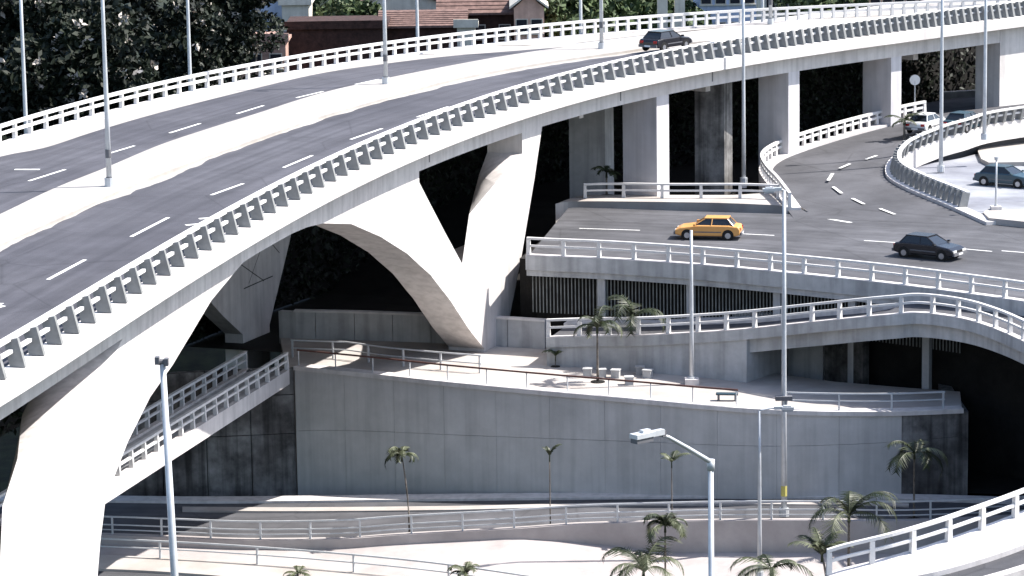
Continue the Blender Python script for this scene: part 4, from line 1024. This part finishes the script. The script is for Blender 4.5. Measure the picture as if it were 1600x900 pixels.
# ================================================================== CARS
def car(loc, heading, paint, label, L=4.3, W=1.75, kind_='hatch'):
    root = empty('parked_car' if False else 'car', loc, label, 'car', rz=heading)
    def add(m, nm, mt, par=None, sm=False):
        o = m.build(nm, mt, None, sm); o.parent = par or root; return o
    h = L / 2
    prof = [(-h, .35), (-h, .72), (-h + .12, .9), (-h + .75, .98), (-.1 + h * .35, .98), (h - .35, .82), (h, .66), (h, .35), (h - .4, .25), (-h + .4, .25)]
    m = MB(); n = len(prof); V = []
    for y, inset in ((-W / 2, .06), (-W / 2 + .07, 0), (W / 2 - .07, 0), (W / 2, .06)):
        V += [Vector((x * (1 - inset * .3), y, z - (inset if z > .5 else -inset))) for x, z in prof]
    Fc = [tuple(range(n)), tuple(3 * n + k for k in range(n - 1, -1, -1))]
    for j in range(3):
        for k in range(n): Fc.append((j * n + k, (j + 1) * n + k, (j + 1) * n + (k + 1) % n, j * n + (k + 1) % n))
    m.add(V, Fc); o = add(m, 'body', paint)
    bm = bmesh.new(); bm.from_mesh(o.data); bmesh.ops.recalc_face_normals(bm, faces=bm.faces); bm.to_mesh(o.data); bm.free()
    bv = o.modifiers.new('bevel', 'BEVEL'); bv.width = .07; bv.segments = 3; bv.limit_method = 'ANGLE'; bv.angle_limit = .35
    for e in (-1, 1):
        m = MB(); m.box(e * h - (.06 if e > 0 else .1), e * h + (.1 if e > 0 else .06), -W / 2 + .05, W / 2 - .05, .34, .52); add(m, 'bumper', 'pole_dark')
        m = MB(); m.box(e * (h + .1) - .006, e * (h + .1) + .006, -.26, .26, .38, .49); add(m, 'number_plate', 'sign_white')
        m = MB(); m.box(-h + 1.25, h - 1.25, e * (W / 2 + .0) - .012, e * (W / 2) + .012, .5, .57); add(m, 'side_trim', 'pole_dark')
        for x in (-h + .8, h - .8):
            m = MB(); m.tube([(x, e * (W / 2 - .1), .33), (x, e * (W / 2 + .006), .33)], .385, 18); add(m, 'wheel_arch', 'tyre')
    m = MB(); m.box(h - .02, h + .02, -W / 2 + .55, W / 2 - .55, .55, .66); add(m, 'grille', 'tyre')
    # greenhouse
    bt = [(-h + .45, .97), (h * .42, .97)]; tp = [(-h + .85, 1.4), (h * .08, 1.4)]
    V = [(bt[0][0], -W / 2 + .08, .95), (bt[1][0], -W / 2 + .08, .95), (bt[1][0], W / 2 - .08, .95), (bt[0][0], W / 2 - .08, .95),
         (tp[0][0], -W / 2 + .27, 1.38), (tp[1][0], -W / 2 + .27, 1.38), (tp[1][0], W / 2 - .27, 1.38), (tp[0][0], W / 2 - .27, 1.38)]
    m = MB(); m.add(V, [(0, 1, 5, 4), (1, 2, 6, 5), (2, 3, 7, 6), (3, 0, 4, 7), (4, 5, 6, 7)]); add(m, 'windows', 'car_glass')
    m = MB(); m.box(tp[0][0] - .05, tp[1][0] + .05, -W / 2 + .25, W / 2 - .25, 1.38, 1.44); rf = add(m, 'roof', paint)
    for sy in (-1, 1):
        for a, b in (((bt[0][0], sy * (W / 2 - .08), .95), (tp[0][0], sy * (W / 2 - .27), 1.39)), ((bt[1][0], sy * (W / 2 - .08), .95), (tp[1][0], sy * (W / 2 - .27), 1.39)), ((-.25, sy * (W / 2 - .07), .95), (-.3, sy * (W / 2 - .26), 1.39))):
            m = MB(); m.tube([a, b], .035, 5); add(m, 'window_pillar', paint)
        m = MB(); m.box(h * .36, h * .36 + .15, sy * (W / 2 + .08) - .09, sy * (W / 2 + .08) + .09, .95, 1.07); add(m, 'mirror', paint)
        m = MB(); m.box(h - .1, h + .015, sy * (W / 2 - .3) - .2, sy * (W / 2 - .3) + .2, .55, .68); add(m, 'headlight', 'headlight')
        m = MB(); m.box(-h - .015, -h + .1, sy * (W / 2 - .25) - .15, sy * (W / 2 - .25) + .15, .62, .8); add(m, 'tail_light', 'tail_red')
        for x in (-h + .8, h - .8):
            m = MB(); m.tube([(x, sy * (W / 2 - .2), .31), (x, sy * (W / 2 + .02), .31)], .31, 16); wh = add(m, 'wheel', 'tyre')
            m = MB(); m.tube([(x, sy * (W / 2 + .0), .31), (x, sy * (W / 2 + .035), .31)], .19, 12); add(m, 'rim', 'rim', wh)
    return root
def hd(x, y, z, dx, dy):
    a, b = P(x, y, z), P(x + dx, y + dy, z); return math.atan2(b.y - a.y, b.x - a.x)
car(P(1108, 372, ZU), hd(1108, 372, ZU, -60, -1), 'paint_orange', 'orange car driving left on the upper road')
car(P(1452, 402, ZU), hd(1452, 402, ZU, 60, 6), 'paint_black', 'black car on the upper road near the right')
car(P(1040, 77, ZD + .2), hd(1040, 77, ZD, 40, -6), 'paint_black', 'dark car on the viaduct just behind the near railing')
car(P(1508, 203, 12.95), hd(1508, 203, 13, 50, -12), 'paint_teal', 'dark teal car on the slip road beyond the bend')
car(P(1448, 205, 12.8), hd(1448, 205, 12.8, 50, -14), 'paint_white', 'white car following behind the teal one on the slip road')

# road under the viaduct at the right (beyond the slip road), kerb beams
back_a = [P(x, y, 12.0) for x, y in [(1405,168),(1500,152),(1620,140),(1800,128)]]
back_b = [P(x, y, 12.0) for x, y in [(1405,215),(1500,203),(1620,190),(1800,170)]]
sheet('back_road', back_a, back_b, 'asphalt_old', dz=0, thick=1)
bm_ = [P(x, y, 12.2) for x, y in [(1470,150),(1540,146),(1590,136),(1660,118)]]
m = MB(); m.sweep(bm_, rect(-.3, .3, -.6, .35)); tag(m.build('barrier', 'grey_concrete'), 'grey concrete barrier under the viaduct near the white abutment', 'barrier')
car(P(1566, 160, 12.0), hd(1566, 160, 12, 50, -8), 'paint_grey', 'dark grey car under the viaduct by the white abutment')
p = P(1560, 292, 11.0)
car(P(1572, 290, 11.0), hd(1572, 290, 11, 50, 4), 'paint_teal', 'dark teal car parked on the paved island at the right edge')

# paler sheet painted as a sunlit patch, and a short post at the right edge
flat('sunlit_patch', [P(x, y, 11.2) for x, y in [(1533,250),(1528,238),(1534,222),(1548,208),(1600,203),(1720,196),(1720,262),(1600,255),(1545,256)]], 11.2, 'dusty_paving', zbot=10.9).location.z = .1
b = P(1556, 330, 11.0); t = topz(b, 250); root = pole('short_post', b, t, .08, .06, 'short pale post on a square white footing at the right edge', cat='post', block=.35)
m = MB(); m.tube([Vector((b.x, b.y, t)), Vector((b.x, b.y, t + .22))], [.13, .16], 10); m.build('cap', 'pole_metal', root)
print('objects', len(bpy.data.objects))
